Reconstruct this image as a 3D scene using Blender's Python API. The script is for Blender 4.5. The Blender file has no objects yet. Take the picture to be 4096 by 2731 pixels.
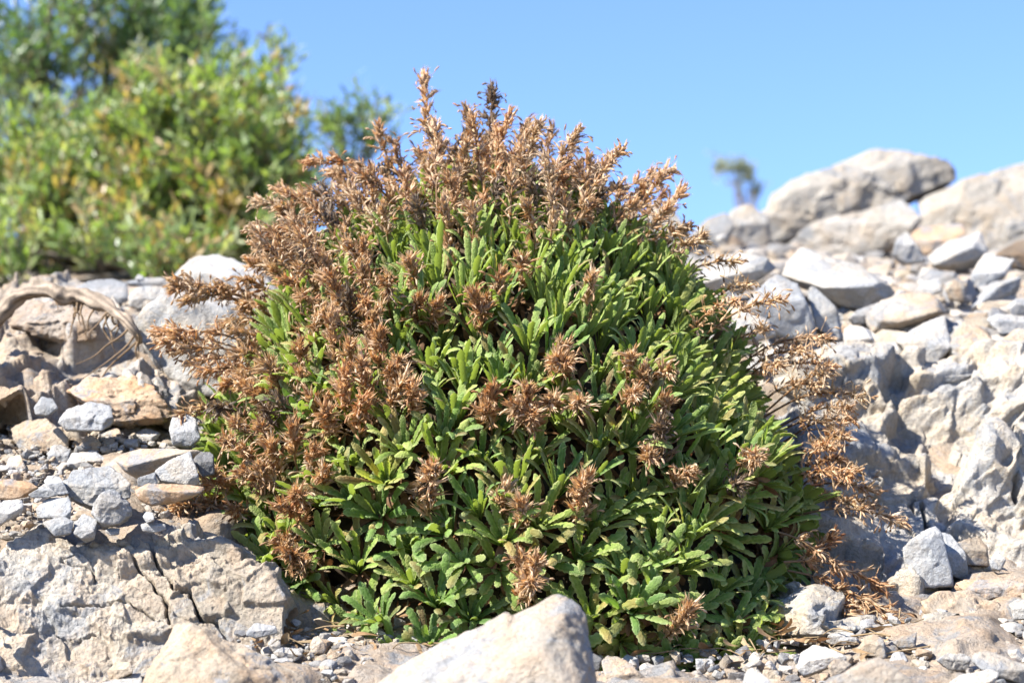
import bpy, bmesh, math, random
import numpy as np
from mathutils import Vector

SEED = 11
rng = np.random.default_rng(SEED)
scene = bpy.context.scene
C = scene.collection

# ------------------------------------------------------------------ camera frame
PITCH = math.radians(9.0)
CAM_Z = 1.2
A = 22.3 / 2 / 50.0                 # half frame width per metre of depth
FOCUS = 2.10
cp, sp = math.cos(PITCH), math.sin(PITCH)

def to_world(c):
    c = np.asarray(c, float)
    out = np.empty_like(c)
    out[..., 0] = c[..., 0]
    out[..., 1] = c[..., 1] * cp - c[..., 2] * sp
    out[..., 2] = c[..., 1] * sp + c[..., 2] * cp + CAM_Z
    return out

def px(y):                          # metres per photo pixel at depth y
    return A * y / 2048.0

def PC(u, v, y):                    # a point, before tilting
    u, v, y = np.broadcast_arrays(np.asarray(u, float), np.asarray(v, float), np.asarray(y, float))
    k = A * y / 2048.0
    return np.stack([(u - 2048) * k, y, -(v - 1365.5) * k], -1)

def P(u, v, y):
    return to_world(PC(u, v, y))

UP = np.array([0, 0, 1.0])

# ------------------------------------------------------------------ noise
def _hash(ix, iy, iz, seed):
    with np.errstate(over='ignore'):
        h = (ix.astype(np.int64) * 374761393 + iy.astype(np.int64) * 668265263 + iz.astype(np.int64) * 2147483647 + seed * 1274126177).astype(np.uint32)
        h = (h ^ (h >> np.uint32(13))) * np.uint32(1274126177)
        h = (h ^ (h >> np.uint32(16))) * np.uint32(2246822519)
        h = h ^ (h >> np.uint32(15))
    return h.astype(np.float64) / 4294967295.0

def vnoise(p, seed=0):
    i = np.floor(p).astype(np.int64); f = p - i
    f = f * f * f * (f * (f * 6 - 15) + 10)
    r = 0
    for dx in (0, 1):
        wx = f[:, 0] if dx else 1 - f[:, 0]
        for dy in (0, 1):
            wy = f[:, 1] if dy else 1 - f[:, 1]
            for dz in (0, 1):
                wz = f[:, 2] if dz else 1 - f[:, 2]
                r = r + wx * wy * wz * _hash(i[:, 0] + dx, i[:, 1] + dy, i[:, 2] + dz, seed)
    return r * 2 - 1

def fbm(p, seed=0, octv=4, gain=0.5, ridged=False):
    a, s, r = 1.0, 0.0, 0
    q = np.array(p, float)
    for o in range(octv):
        n = vnoise(q, seed + o * 17)
        if ridged: n = 1 - 2 * np.abs(n)
        r = r + a * n; s += a
        a *= gain; q = q * 2.03 + 11.7
    return r / s

def facets(p, seed=0, tilt=1.0, soft=.10, off=1.1):
    """Broken-stone relief: every cell is a tilted plane with its own offset, blended over a narrow seam."""
    i = np.floor(p).astype(np.int64)
    d1 = np.full(len(p), 1e9); d2 = np.full(len(p), 1e9)
    c1 = i.copy(); c2 = i.copy(); v1 = np.zeros_like(p); v2 = np.zeros_like(p)
    for dx in (-1, 0, 1):
        for dy in (-1, 0, 1):
            for dz in (-1, 0, 1):
                c = i + np.array([dx, dy, dz])
                fp = c + np.stack([_hash(c[:, 0], c[:, 1], c[:, 2], seed + k) for k in range(3)], -1)
                d = p - fp
                dist = (d * d).sum(1); m = dist < d1; m2 = (~m) & (dist < d2)
                c2[m] = c1[m]; v2[m] = v1[m]; d2[m] = d1[m]
                c1[m] = c[m]; v1[m] = d[m]; d1[m] = dist[m]
                c2[m2] = c[m2]; v2[m2] = d[m2]; d2[m2] = dist[m2]
    def val(c, d):
        h = [_hash(c[:, 0], c[:, 1], c[:, 2], seed + k) - .5 for k in range(3, 7)]
        return h[0] * off + tilt * 2 * (d[:, 0] * h[1] + d[:, 1] * h[2] + d[:, 2] * h[3])
    e = np.sqrt(d2) - np.sqrt(d1); w = .5 * np.exp(-e / soft)
    return val(c1, v1) * (1 - w) + val(c2, v2) * w, e

# ------------------------------------------------------------------ mesh helpers
def make_mesh(name, verts, quads=None, tris=None, mat=None, col=None, smooth=True, extra=None):
    me = bpy.data.meshes.new(name)
    verts = np.asarray(verts, np.float32)
    nq = 0 if quads is None else len(quads)
    nt = 0 if tris is None else len(tris)
    me.vertices.add(len(verts)); me.vertices.foreach_set('co', verts.ravel())
    loops = []; starts = []; k = 0
    if nq:
        loops.append(np.asarray(quads, np.int32).ravel()); starts.append(np.arange(nq) * 4); k = nq * 4
    if nt:
        loops.append(np.asarray(tris, np.int32).ravel()); starts.append(k + np.arange(nt) * 3)
    loops = np.concatenate(loops); starts = np.concatenate(starts).astype(np.int32)
    me.loops.add(len(loops)); me.loops.foreach_set('vertex_index', loops)
    me.polygons.add(nq + nt); me.polygons.foreach_set('loop_start', starts)
    me.update(calc_edges=True)
    me.polygons.foreach_set('use_smooth', np.full(nq + nt, bool(smooth)))
    if col is not None:
        a = me.color_attributes.new('col', 'FLOAT_COLOR', 'POINT')
        cc = np.ones((len(verts), 4), np.float32); cc[:, :3] = col
        a.data.foreach_set('color', cc.ravel())
    if extra is not None:
        for n_, d_ in extra.items():
            a = me.attributes.new(n_, 'FLOAT', 'POINT')
            a.data.foreach_set('value', np.asarray(d_, np.float32))
    if mat is not None: me.materials.append(mat)
    me.validate(); me.update()
    return me

def link(name, me, parent=None, loc=None):
    o = bpy.data.objects.new(name, me); C.objects.link(o)
    if parent is not None: o.parent = parent
    if loc is not None: o.location = [float(x) for x in loc]
    return o

def tag(o, label=None, cat=None, group=None, kind=None):
    if label: o['label'] = label
    if cat: o['category'] = cat
    if group: o['group'] = group
    if kind: o['kind'] = kind
    return o

def empty(name, loc):
    o = bpy.data.objects.new(name, None); C.objects.link(o)
    o.location = [float(x) for x in loc]; o.empty_display_size = 0.05
    return o

_ico = {}
def ico(sub):
    if sub not in _ico:
        bm = bmesh.new(); bmesh.ops.create_icosphere(bm, subdivisions=sub, radius=1.0)
        bm.verts.ensure_lookup_table()
        v = np.array([x.co[:] for x in bm.verts]); f = np.array([[q.index for q in x.verts] for x in bm.faces])
        bm.free(); _ico[sub] = (v / np.linalg.norm(v, axis=1, keepdims=True), f)
    return _ico[sub]

def grid_quads(n, m, off=0):
    i, j = np.meshgrid(np.arange(n - 1), np.arange(m - 1), indexing='ij')
    a = (i * m + j).ravel() + off
    return np.stack([a, a + m, a + m + 1, a + 1], -1)

# ------------------------------------------------------------------ materials
ALB = .80        # overall reflectance: sun-bleached but not snow-white stone
def nt_new(name):
    m = bpy.data.materials.new(name); m.use_nodes = True
    nt = m.node_tree; nt.nodes.clear()
    out = nt.nodes.new('ShaderNodeOutputMaterial')
    return m, nt, out

def N(nt, typ, **kw):
    n = nt.nodes.new(typ)
    for k, v in kw.items():
        if k.startswith('i_'): n.inputs[k[2:].replace('_', ' ')].default_value = v
        else: setattr(n, k, v)
    return n

def ramp(nt, fac, stops):
    r = nt.nodes.new('ShaderNodeValToRGB'); e = r.color_ramp.elements
    while len(e) < len(stops): e.new(0.5)
    for x, (p_, c_) in zip(e, stops):
        x.position = p_; x.color = (*c_, 1) if len(c_) == 3 else c_
    nt.links.new(fac, r.inputs['Fac']); return r.outputs['Color']

def mixc(nt, fac, a, b, mode='MIX'):
    m = nt.nodes.new('ShaderNodeMix'); m.data_type = 'RGBA'; m.blend_type = mode
    for s, v in ((m.inputs['Factor'], fac), (m.inputs[6], a), (m.inputs[7], b)):
        if isinstance(v, (int, float)): s.default_value = v
        elif isinstance(v, tuple): s.default_value = (*v, 1)
        else: nt.links.new(v, s)
    return m.outputs[2]

def noise(nt, vec, scale, detail=6, rough=0.6, dist=0.0):
    n = nt.nodes.new('ShaderNodeTexNoise')
    n.inputs['Scale'].default_value = scale; n.inputs['Detail'].default_value = detail
    n.inputs['Roughness'].default_value = rough; n.inputs['Distortion'].default_value = dist
    nt.links.new(vec, n.inputs['Vector']); return n.outputs['Fac']

def limestone(name, base, stain, light, stain_amt=0.5, scale=1.0, bump=1.0, attr=False):
    m, nt, out = nt_new(name)
    tc = nt.nodes.new('ShaderNodeTexCoord'); oi = nt.nodes.new('ShaderNodeObjectInfo')
    add = nt.nodes.new('ShaderNodeVectorMath'); add.operation = 'MULTIPLY_ADD'
    comb = nt.nodes.new('ShaderNodeCombineXYZ')
    for k in range(3): nt.links.new(oi.outputs['Random'], comb.inputs[k])
    add.inputs[1].default_value = (7.3, 3.1, 5.7)
    nt.links.new(comb.outputs[0], add.inputs[0]); nt.links.new(tc.outputs['Object'], add.inputs[2])
    vec = add.outputs[0]
    big = noise(nt, vec, 9 * scale, 5, .6, .4)
    mid = noise(nt, vec, 38 * scale, 8, .65, .3)
    fine = noise(nt, vec, 260 * scale, 5, .7)
    spk = noise(nt, vec, 900 * scale, 2, .5)
    c = ramp(nt, big, [(.30, tuple(x * .70 for x in base)), (.5, base), (.66, light)])
    st = ramp(nt, mid, [(.44, (0, 0, 0)), (.62, (1, 1, 1))])
    ma = nt.nodes.new('ShaderNodeMath'); ma.operation = 'MULTIPLY'; ma.inputs[1].default_value = stain_amt
    nt.links.new(st, ma.inputs[0])
    c = mixc(nt, ma.outputs[0], c, stain)
    # dull grey lichen-like blotches
    gr = noise(nt, vec, 21 * scale, 7, .7, .8)
    gm = ramp(nt, gr, [(.52, (0, 0, 0)), (.60, (.8, .8, .8))])
    c = mixc(nt, gm, c, tuple(sum(base) / 3 * k for k in (.74, .77, .80)))
    c = mixc(nt, 1.0, c, ramp(nt, fine, [(.3, (.72, .70, .68)), (.55, (1, 1, 1)), (.8, (1.12, 1.12, 1.12))]), 'MULTIPLY')
    c = mixc(nt, 1.0, c, ramp(nt, spk, [(.3, (.82, .82, .82)), (.5, (1, 1, 1))]), 'MULTIPLY')
    # per-stone tone
    tone = nt.nodes.new('ShaderNodeMapRange'); tone.inputs[3].default_value = .84; tone.inputs[4].default_value = 1.12
    nt.links.new(oi.outputs['Random'], tone.inputs[0])
    tv = nt.nodes.new('ShaderNodeCombineColor')
    for k in range(3): nt.links.new(tone.outputs[0], tv.inputs[k])
    c = mixc(nt, 1.0, c, tv.outputs[0], 'MULTIPLY')
    if attr:
        at = nt.nodes.new('ShaderNodeAttribute'); at.attribute_name = 'col'
        c = mixc(nt, 1.0, c, at.outputs['Color'], 'MULTIPLY')
    c = mixc(nt, 1.0, c, (ALB, ALB, ALB), 'MULTIPLY')
    # hairline cracks
    vo = nt.nodes.new('ShaderNodeTexVoronoi'); vo.feature = 'DISTANCE_TO_EDGE'; vo.inputs['Scale'].default_value = 16 * scale
    wn = nt.nodes.new('ShaderNodeTexNoise'); wn.inputs['Scale'].default_value = 24 * scale; wn.inputs['Detail'].default_value = 5
    nt.links.new(vec, wn.inputs['Vector'])
    wm = nt.nodes.new('ShaderNodeVectorMath'); wm.operation = 'MULTIPLY_ADD'; wm.inputs[1].default_value = (.09 / scale,) * 3
    nt.links.new(wn.outputs['Color'], wm.inputs[0]); nt.links.new(vec, wm.inputs[2]); nt.links.new(wm.outputs[0], vo.inputs['Vector'])
    cr = ramp(nt, vo.outputs['Distance'], [(.0, (.62, .58, .55)), (.010, (1, 1, 1))])
    crm = noise(nt, vec, 13 * scale, 2, .5)
    crf = ramp(nt, crm, [(.58, (0, 0, 0)), (.66, (.7, .7, .7))])
    c = mixc(nt, crf, c, mixc(nt, 1.0, c, cr, 'MULTIPLY'))
    b = N(nt, 'ShaderNodeBsdfPrincipled'); b.inputs['Roughness'].default_value = .92
    b.inputs['Specular IOR Level'].default_value = .25
    nt.links.new(c, b.inputs['Base Color'])
    h = nt.nodes.new('ShaderNodeMath'); h.operation = 'MULTIPLY_ADD'; h.inputs[1].default_value = .45
    nt.links.new(fine, h.inputs[0]); nt.links.new(mid, h.inputs[2])
    bp = nt.nodes.new('ShaderNodeBump'); bp.inputs['Strength'].default_value = 1.0 * bump; bp.inputs['Distance'].default_value = .006 / scale
    nt.links.new(h.outputs[0], bp.inputs['Height'])
    nt.links.new(bp.outputs[0], b.inputs['Normal'])
    nt.links.new(b.outputs[0], out.inputs[0])
    return m

MAT = {
    'white': limestone('white_limestone', (.50, .475, .43), (.50, .40, .29), (.60, .585, .56), .45),
    'tan':   limestone('tan_limestone', (.46, .38, .285), (.47, .30, .17), (.53, .47, .39), .5),
    'grey':  limestone('grey_limestone', (.40, .405, .405), (.46, .39, .30), (.50, .505, .51), .4),
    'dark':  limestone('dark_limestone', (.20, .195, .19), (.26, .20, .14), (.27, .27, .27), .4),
    'orange': limestone('rusty_limestone', (.47, .345, .235), (.48, .27, .13), (.54, .44, .33), .6),
    'brown': limestone('brown_limestone', (.29, .225, .165), (.31, .19, .10), (.36, .31, .26), .6),
    'ledge': limestone('cracked_bedrock', (.41, .355, .28), (.44, .315, .21), (.48, .44, .375), .5, .7, 1.0),
    'crag':  limestone('grey_bedrock', (.46, .415, .35), (.50, .39, .26), (.54, .51, .46), .6, .7, 1.1),
    'knoll': limestone('layered_bedrock', (.46, .39, .305), (.49, .34, .22), (.52, .50, .47), .6, .7, 1.0),
    'slab': limestone('weathered_slab', (.43, .395, .34), (.47, .37, .26), (.50, .475, .435), .6, .5, 1.2),
    'earth': limestone('stony_earth', (.46, .375, .285), (.50, .35, .225), (.52, .475, .42), .6, .8, 1.2),
    'cream': limestone('cream_limestone', (.52, .465, .39), (.55, .39, .25), (.58, .555, .51), .48, 1.0, 1.3),
    'gravel': limestone('gravel_stone', (.42, .40, .37), (.44, .35, .26), (.48, .47, .46), .4, 1.5, .8, attr=True),
}

def plant_mat(name, transl, tcol, rough=.55, sheen=.0, back=None, bump=0.0, spec=.3, var=1.0):
    m, nt, out = nt_new(name)
    at = nt.nodes.new('ShaderNodeAttribute'); at.attribute_name = 'col'
    oi = nt.nodes.new('ShaderNodeObjectInfo'); tc = nt.nodes.new('ShaderNodeTexCoord')
    n1 = noise(nt, tc.outputs['Object'], 260, 4, .6)
    c = mixc(nt, 1.0, at.outputs['Color'], ramp(nt, n1, [(.3, (.74, .74, .70)), (.5, (1, 1, 1)), (.72, (1.22, 1.2, 1.12))]), 'MULTIPLY')
    tone = ramp(nt, oi.outputs['Random'], [(0, tuple(1 + var * k for k in (-.28, -.18, -.20))), (.5, (1, 1, 1)), (1, tuple(1 + var * k for k in (.28, .12, -.05)))])
    c = mixc(nt, 1.0, c, tone, 'MULTIPLY')
    c = mixc(nt, 1.0, c, (.64,) * 3, 'MULTIPLY')
    if back:
        g = nt.nodes.new('ShaderNodeNewGeometry')
        c = mixc(nt, g.outputs['Backfacing'], c, back)
    b = N(nt, 'ShaderNodeBsdfPrincipled'); b.inputs['Roughness'].default_value = rough
    b.inputs['Specular IOR Level'].default_value = spec
    b.inputs['Sheen Weight'].default_value = sheen; b.inputs['Sheen Roughness'].default_value = .4
    nt.links.new(c, b.inputs['Base Color'])
    if bump:
        vo = nt.nodes.new('ShaderNodeTexVoronoi'); vo.inputs['Scale'].default_value = 620
        nt.links.new(tc.outputs['Object'], vo.inputs['Vector'])
        bp = nt.nodes.new('ShaderNodeBump'); bp.inputs['Strength'].default_value = bump; bp.inputs['Distance'].default_value = .0012
        nt.links.new(vo.outputs['Distance'], bp.inputs['Height']); nt.links.new(bp.outputs[0], b.inputs['Normal'])
    t = nt.nodes.new('ShaderNodeBsdfTranslucent')
    tm = mixc(nt, 1.0, c, tcol, 'MULTIPLY'); nt.links.new(tm, t.inputs['Color'])
    mx = nt.nodes.new('ShaderNodeMixShader'); mx.inputs[0].default_value = transl
    nt.links.new(b.outputs[0], mx.inputs[1]); nt.links.new(t.outputs[0], mx.inputs[2])
    nt.links.new(mx.outputs[0], out.inputs[0])
    return m

M_LEAF = plant_mat('hairy_green_leaf', .34, (1.9, 2.0, .7), .7, .0, (.17, .215, .075), .6, .14)
M_DEAD = plant_mat('dead_brown_leaf', .15, (1.4, 1.0, .7), .75)
M_SPIKE = plant_mat('dry_flower', .30, (1.55, 1.28, .86), .5, .0, var=.35)
M_CORE = plant_mat('woody_core', .0, (1, 1, 1), .9)
M_WOOD = plant_mat('grey_dead_wood', .0, (1, 1, 1), .85)
M_SHRUB = plant_mat('glossy_shrub_leaf', .40, (1.7, 1.8, .6), .36, .0, None, 0, .5)
M_SHRUBD = plant_mat('dry_shrub_leaf', .2, (1.4, 1.2, .7), .7)

# ------------------------------------------------------------------ ground sheet
TU = np.array([-1500, 0, 500, 900, 1300, 2000, 2700, 3200, 3600, 4096, 5600.])
TY = np.array([1.7, 1.9, 2.02, 2.1, 2.3, 2.5, 2.7, 2.9, 3.1, 3.4, 4, 5, 7, 12, 40, 400])
TV = np.array([
    [3240, 2800, 2680, 2330, 2000, 1750, 1550, 1370, 1260, 1215, 1200, 1180, 1200, 1700, 2450, 2625],
    [3240, 2800, 2660, 2210, 1890, 1650, 1430, 1270, 1195, 1190, 1190, 1120, 1130, 1700, 2450, 2625],
    [3240, 2790, 2650, 2180, 1860, 1630, 1430, 1270, 1180, 1180, 1185, 1120, 1130, 1700, 2450, 2625],
    [3240, 2770, 2590, 2290, 1970, 1720, 1470, 1250, 1130, 1120, 1140, 1110, 1130, 1700, 2450, 2625],
    [3240, 2750, 2590, 2500, 2180, 1780, 1420, 1190, 1080, 1060, 1120, 1120, 1150, 1700, 2450, 2625],
    [3240, 2770, 2670, 2610, 2420, 1950, 1480, 1140, 980, 900, 880, 1000, 1200, 1500, 2450, 2625],
    [3240, 2780, 2690, 2620, 2440, 2050, 1630, 1350, 1210, 1110, 1010, 980, 980, 960, 2450, 2625],
    [3240, 2770, 2660, 2580, 2390, 2000, 1600, 1380, 1240, 1150, 1060, 980, 930, 880, 2450, 2625],
    [3240, 2750, 2610, 2520, 2330, 1930, 1560, 1380, 1240, 1150, 1070, 990, 930, 890, 2450, 2625],
    [3240, 2750, 2610, 2510, 2300, 1900, 1550, 1380, 1240, 1150, 1070, 980, 900, 1100, 2450, 2625],
    [3240, 2750, 2610, 2500, 2250, 1850, 1500, 1350, 1220, 1140, 1060, 970, 900, 1100, 2450, 2625]])

def ground_z(u, y):
    """camera-frame height of the bare ground (vectorised)."""
    u = np.asarray(u, float); y = np.asarray(y, float)
    ui = np.clip(np.searchsorted(TU, u) - 1, 0, len(TU) - 2); fu = np.clip((u - TU[ui]) / (TU[ui + 1] - TU[ui]), 0, 1)
    fu = fu * fu * (3 - 2 * fu)
    yc = np.clip(y, TY[0], TY[-1])
    yi = np.clip(np.searchsorted(TY, yc) - 1, 0, len(TY) - 2); fy = (yc - TY[yi]) / (TY[yi + 1] - TY[yi])
    def zz(k, j): return -(TV[k, j] - 1365.5) * A * TY[j] / 2048
    z = (zz(ui, yi) * (1 - fu) + zz(ui + 1, yi) * fu) * (1 - fy) + (zz(ui, yi + 1) * (1 - fu) + zz(ui + 1, yi + 1) * fu) * fy
    return z - np.maximum(0, TY[0] - y) * .22

def ground_hit(u, v):
    ys = np.linspace(1.5, 6, 901)
    z = ground_z(np.full_like(ys, u), ys); zr = -(v - 1365.5) * A * ys / 2048
    k = np.argmax(zr <= z)
    return float(ys[k]) if (zr <= z).any() else 4.0

def rough(c, seed=3):
    """relief added to the sheet, metres"""
    v1, e1 = facets(c * 9, seed)
    v2, e2 = facets(c * 24, seed + 9)
    return .024 * v1 + .010 * v2 + .012 * fbm(c * 14, seed, 5) + .004 * fbm(c * 70, seed + 5, 3)

us = np.concatenate([np.linspace(-60000, -2000, 12), np.linspace(-1500, -120, 70), np.linspace(-100, 4200, 300), np.linspace(4225, 6000, 80), np.linspace(7000, 64000, 12)])
ys = np.concatenate([np.linspace(.25, 1.6, 14), np.linspace(1.66, 3.4, 300), np.linspace(3.42, 5.4, 90), np.linspace(5.6, 12, 22), np.array([14, 18, 25, 32, 40, 60, 100, 200, 400.])])
UU, YY = np.meshgrid(us, ys, indexing='ij')
ZZ = ground_z(UU.ravel(), YY.ravel())
cc = np.stack([(UU.ravel() - 2048) * A * YY.ravel() / 2048, YY.ravel(), ZZ], -1)
fade = np.clip((YY.ravel() - 1.3) / .4, 0, 1)
d = rough(cc)
cc[:, 2] += d * fade * .8; cc[:, 1] -= d * fade * .5
me = make_mesh('hillside', to_world(cc), quads=grid_quads(len(us), len(ys)), mat=MAT['earth'])
tag(link('hillside', me), kind='structure')

# ------------------------------------------------------------------ bedrock patches
def polydist(u, v, pts):
    best = np.full(u.shape, 1e9)
    for (x0, y0), (x1, y1) in zip(pts[:-1], pts[1:]):
        dx, dy = x1 - x0, y1 - y0; L2 = dx * dx + dy * dy
        t = np.clip(((u - x0) * dx + (v - y0) * dy) / L2, 0, 1)
        best = np.minimum(best, np.hypot(u - x0 - t * dx, v - y0 - t * dy))
    return best

def patch(name, ug, topf, botf, nv, depthf, mat, label, cat):
    """a rock face with real depth: a relief sheet whose rim runs back into the hill"""
    nu = len(ug); s = np.linspace(0, 1, nv)
    U = np.repeat(ug[:, None], nv, 1); top = topf(ug)[:, None]; bot = botf(ug)[:, None]
    sd_ = np.linspace(0, 1, nv * 4); Vd = top + (bot - top) * sd_[None, :]; Ud = np.repeat(ug[:, None], nv * 4, 1)
    cd = PC(Ud, Vd, depthf(Ud, Vd, np.repeat(sd_[None, :], nu, 0))[0])
    al = np.concatenate([np.zeros((nu, 1)), np.cumsum(np.linalg.norm(np.diff(cd, axis=1), axis=-1), 1)], 1); al = (al / al[:, -1:]).mean(0)
    s = np.interp(np.linspace(0, 1, nv), al, sd_)
    V = top + (bot - top) * s[None, :]
    Y, relief = depthf(U, V, np.repeat(s[None, :], nu, 0))
    c = PC(U, V, Y)
    nrm = np.cross(np.gradient(c, axis=0), np.gradient(c, axis=1)); nrm /= np.linalg.norm(nrm, axis=-1, keepdims=True) + 1e-12
    nrm *= np.sign(nrm[..., 1:2] * .7 - nrm[..., 2:3] * .7 + 1e-9)                      # pointing into the hill
    for ax_, w_ in ((0, 12), (1, 22)):
        k_ = np.cumsum(np.concatenate([np.repeat(nrm.take([0], ax_), w_ + 1, ax_), nrm, np.repeat(nrm.take([-1], ax_), w_, ax_)], ax_), ax_)
        n_ = nrm.shape[ax_]; nrm = k_.take(range(2 * w_ + 1, 2 * w_ + 1 + n_), ax_) - k_.take(range(0, n_), ax_) if k_.shape[ax_] > n_ + 2 * w_ else nrm
    nrm /= np.linalg.norm(nrm, axis=-1, keepdims=True) + 1e-12
    c = c + nrm * relief(c, U, V)[..., None]
    # closed body: rim ring pushed back
    nb = nu + 2; mb = nv + 2
    G = np.zeros((nb, mb, 3)); G[1:-1, 1:-1] = c
    G[0, 1:-1] = c[0]; G[-1, 1:-1] = c[-1]; G[1:-1, 0] = c[:, 0]; G[1:-1, -1] = c[:, -1]
    G[0, 0] = c[0, 0]; G[-1, 0] = c[-1, 0]; G[0, -1] = c[0, -1]; G[-1, -1] = c[-1, -1]
    for sl in ((0, slice(None)), (-1, slice(None)), (slice(None), 0), (slice(None), -1)):
        G[sl][..., 1] += .16; G[sl][..., 2] -= .05
    w = to_world(G.reshape(-1, 3))
    o0 = w.mean(0)
    me = make_mesh(name, w - o0, quads=grid_quads(nb, mb), mat=mat)
    return tag(link(name, me, loc=o0), label, cat)

def R4(*pts): return [(.5937 * x, 1800 + .5937 * y) for x, y in pts]
cracks = [
    (R4((890, 690), (970, 790), (1040, 890), (1110, 960), (1125, 1060), (1130, 1150)), 7, .022),
    (R4((1000, 570), (1040, 690), (1110, 800), (1180, 920), (1280, 930), (1310, 1030), (1350, 1130), (1460, 1130), (1530, 1260)), 7, .024),
    (R4((400, 1040), (600, 1020), (860, 1000), (1000, 1080), (1090, 1130)), 4.5, .010),
    (R4((1190, 690), (1330, 700), (1480, 690)), 3.5, .007),
    (R4((350, 1230), (520, 1260), (640, 1220)), 5, .012),
    (R4((520, 690), (400, 740), (610, 780), (620, 860)), 4, .008),

]
def ledge_depth(U, V, S):
    y = np.interp(V.ravel(), [2100, 2180, 2300, 2500, 2700, 2800], [2.115, 2.075, 2.05, 2.02, 1.985, 1.96]).reshape(V.shape)
    y = y + .05 * np.clip(1 - S / .07, 0, 1) ** 2
    def relief(c, U, V):
        q = c.reshape(-1, 3) * np.array([1, 1, 1.25]); q = q + np.array([0, 0, .2]) * q[:, :1]
        w = np.stack([fbm(q * 55, k, 3) for k in (5, 6, 7)], -1)
        f1, e1 = facets(q * 13 + w * .12, 40, 1.3, .02, .5); f2, e2 = facets(q * 33 + w * .15, 41, 1.3, .025, .5); f3, e3 = facets(q * 90 + w * .3, 42, 1.0, .04, .5)
        r = .013 * f1 + .0042 * f2 + .0012 * f3 + .003 * fbm(q * 30, 50, 5) + .0016 * fbm(q * 180, 51, 4, .6)
        rg = fbm(q * 95, 52, 4, ridged=True); pat = np.clip(fbm(q * 26, 53, 2) * 3, 0, 1)
        r = (r - .0035 * np.clip(rg, 0, 1) * pat).reshape(U.shape)
        g2 = np.stack([U.ravel() / 30, V.ravel() / 30, 0 * U.ravel()], -1)
        Uj = U + 12 * fbm(g2, 54, 3).reshape(U.shape); Vj = V + 12 * fbm(g2, 55, 3).reshape(U.shape)
        for pts, wd, g in cracks:
            r = r + g * 1.1 * np.exp(-(polydist(Uj, Vj, pts) / (wd * .62)) ** 2)
        return r
    return y, relief
ug = np.linspace(-140, 1130, 470)
patch('bedrock_ledge', ug,
      lambda u: np.interp(u, [-140, 0, 107, 196, 285, 356, 451, 528, 611, 760, 890, 960, 1070, 1130], [2230, 2205, 2150, 2138, 2168, 2168, 2156, 2150, 2132, 2110, 2122, 2180, 2290, 2400]) + 6 * fbm(np.stack([u / 40, u * 0, u * 0], -1), 60, 4),
      lambda u: np.full_like(u, 2800.), 230, ledge_depth, MAT['ledge'],
      'tan bedrock face split by dark branching cracks, under the rubble beside the cushion plant', 'rock face')

def crag_depth(U, V, S):
    bench = np.interp(U.ravel(), [2900, 3440, 3800, 4250], [-120, -20, 30, 90]).reshape(U.shape)
    bench = bench + 45 * fbm(np.stack([U.ravel() / 170, V.ravel() / 400, 0 * U.ravel()], -1), 33, 4).reshape(U.shape)
    y = np.interp((V - bench).ravel(), [1360, 1430, 1470, 1560, 1700, 1760, 1810, 1870, 2000, 2080, 2130, 2300, 2420, 2520],
                  [2.74, 2.67, 2.62, 2.60, 2.57, 2.53, 2.46, 2.42, 2.40, 2.37, 2.33, 2.27, 2.20, 2.10]).reshape(U.shape)
    y = y + .05 * np.clip(1 - S / .05, 0, 1) ** 2 + .30 * np.clip((3230 - U) / 400, 0, 1)
    def relief(c, U, V):
        p = c.reshape(-1, 3); q = np.stack([p[:, 0] + .25 * p[:, 2], p[:, 1], (p[:, 2] - .30 * p[:, 0]) * 1.9], -1)
        w = np.stack([fbm(q * 26, k, 3) for k in (5, 6, 7)], -1)
        f1, e1 = facets(q * 5.6 + w * .10, 71, 1.8, .018, .45); f2, e2 = facets(q * 13 + w * .12, 72, 1.6, .02, .22); f3, e3 = facets(q * 34 + w * .2, 73, 1.4, .03, .2)
        t = q[:, 2] * 16 + .5 * fbm(q * 9, 77, 3); fr = t - np.floor(t)
        bed = np.where(fr < .82, fr / .82, (1 - fr) / .18) - .5
        r = .034 * f1 + .0125 * f2 + .0034 * f3 + .007 * bed * np.clip(fbm(q * 7, 78, 2) * 2 + .3, 0, 1) + .0025 * fbm(q * 30, 80, 5) + .0015 * fbm(q * 150, 81, 4, .62)
        r = r.reshape(U.shape)
        g2 = np.stack([U.ravel() / 40, V.ravel() / 40, 0 * U.ravel()], -1)
        Uj = U + 16 * fbm(g2, 54, 3).reshape(U.shape); Vj = V + 16 * fbm(g2, 55, 3).reshape(U.shape)
        for pts, wd, g in [([(3690, 1960), (3705, 2010), (3715, 2090)], 7, .03), ([(3640, 1920), (3650, 2000)], 6, .02), ([(4040, 1950), (4090, 2050)], 7, .03),
                           ([(3720, 2100), (3850, 2110), (3950, 2160)], 8, .03), ([(3480, 1860), (3560, 2020), (3650, 2120)], 5, .012)]:
            r = r + g * np.exp(-(polydist(Uj, Vj, pts) / wd) ** 2)
        return r
    return y, relief
ug = np.linspace(2780, 4290, 400)
patch('bedrock_outcrop', ug,
      lambda u: np.interp(u, [2780, 3100, 3300, 3450, 3700, 3900, 4290], [1560, 1470, 1440, 1470, 1480, 1500, 1500]) + 10 * fbm(np.stack([u / 60, u * 0, u * 0], -1), 61, 4),
      lambda u: np.full_like(u, 2535.), 300, crag_depth, MAT['crag'],
      'pale grey stepped bedrock with sunlit benches, partly in the shadow of the cushion plant', 'rock face')

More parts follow.
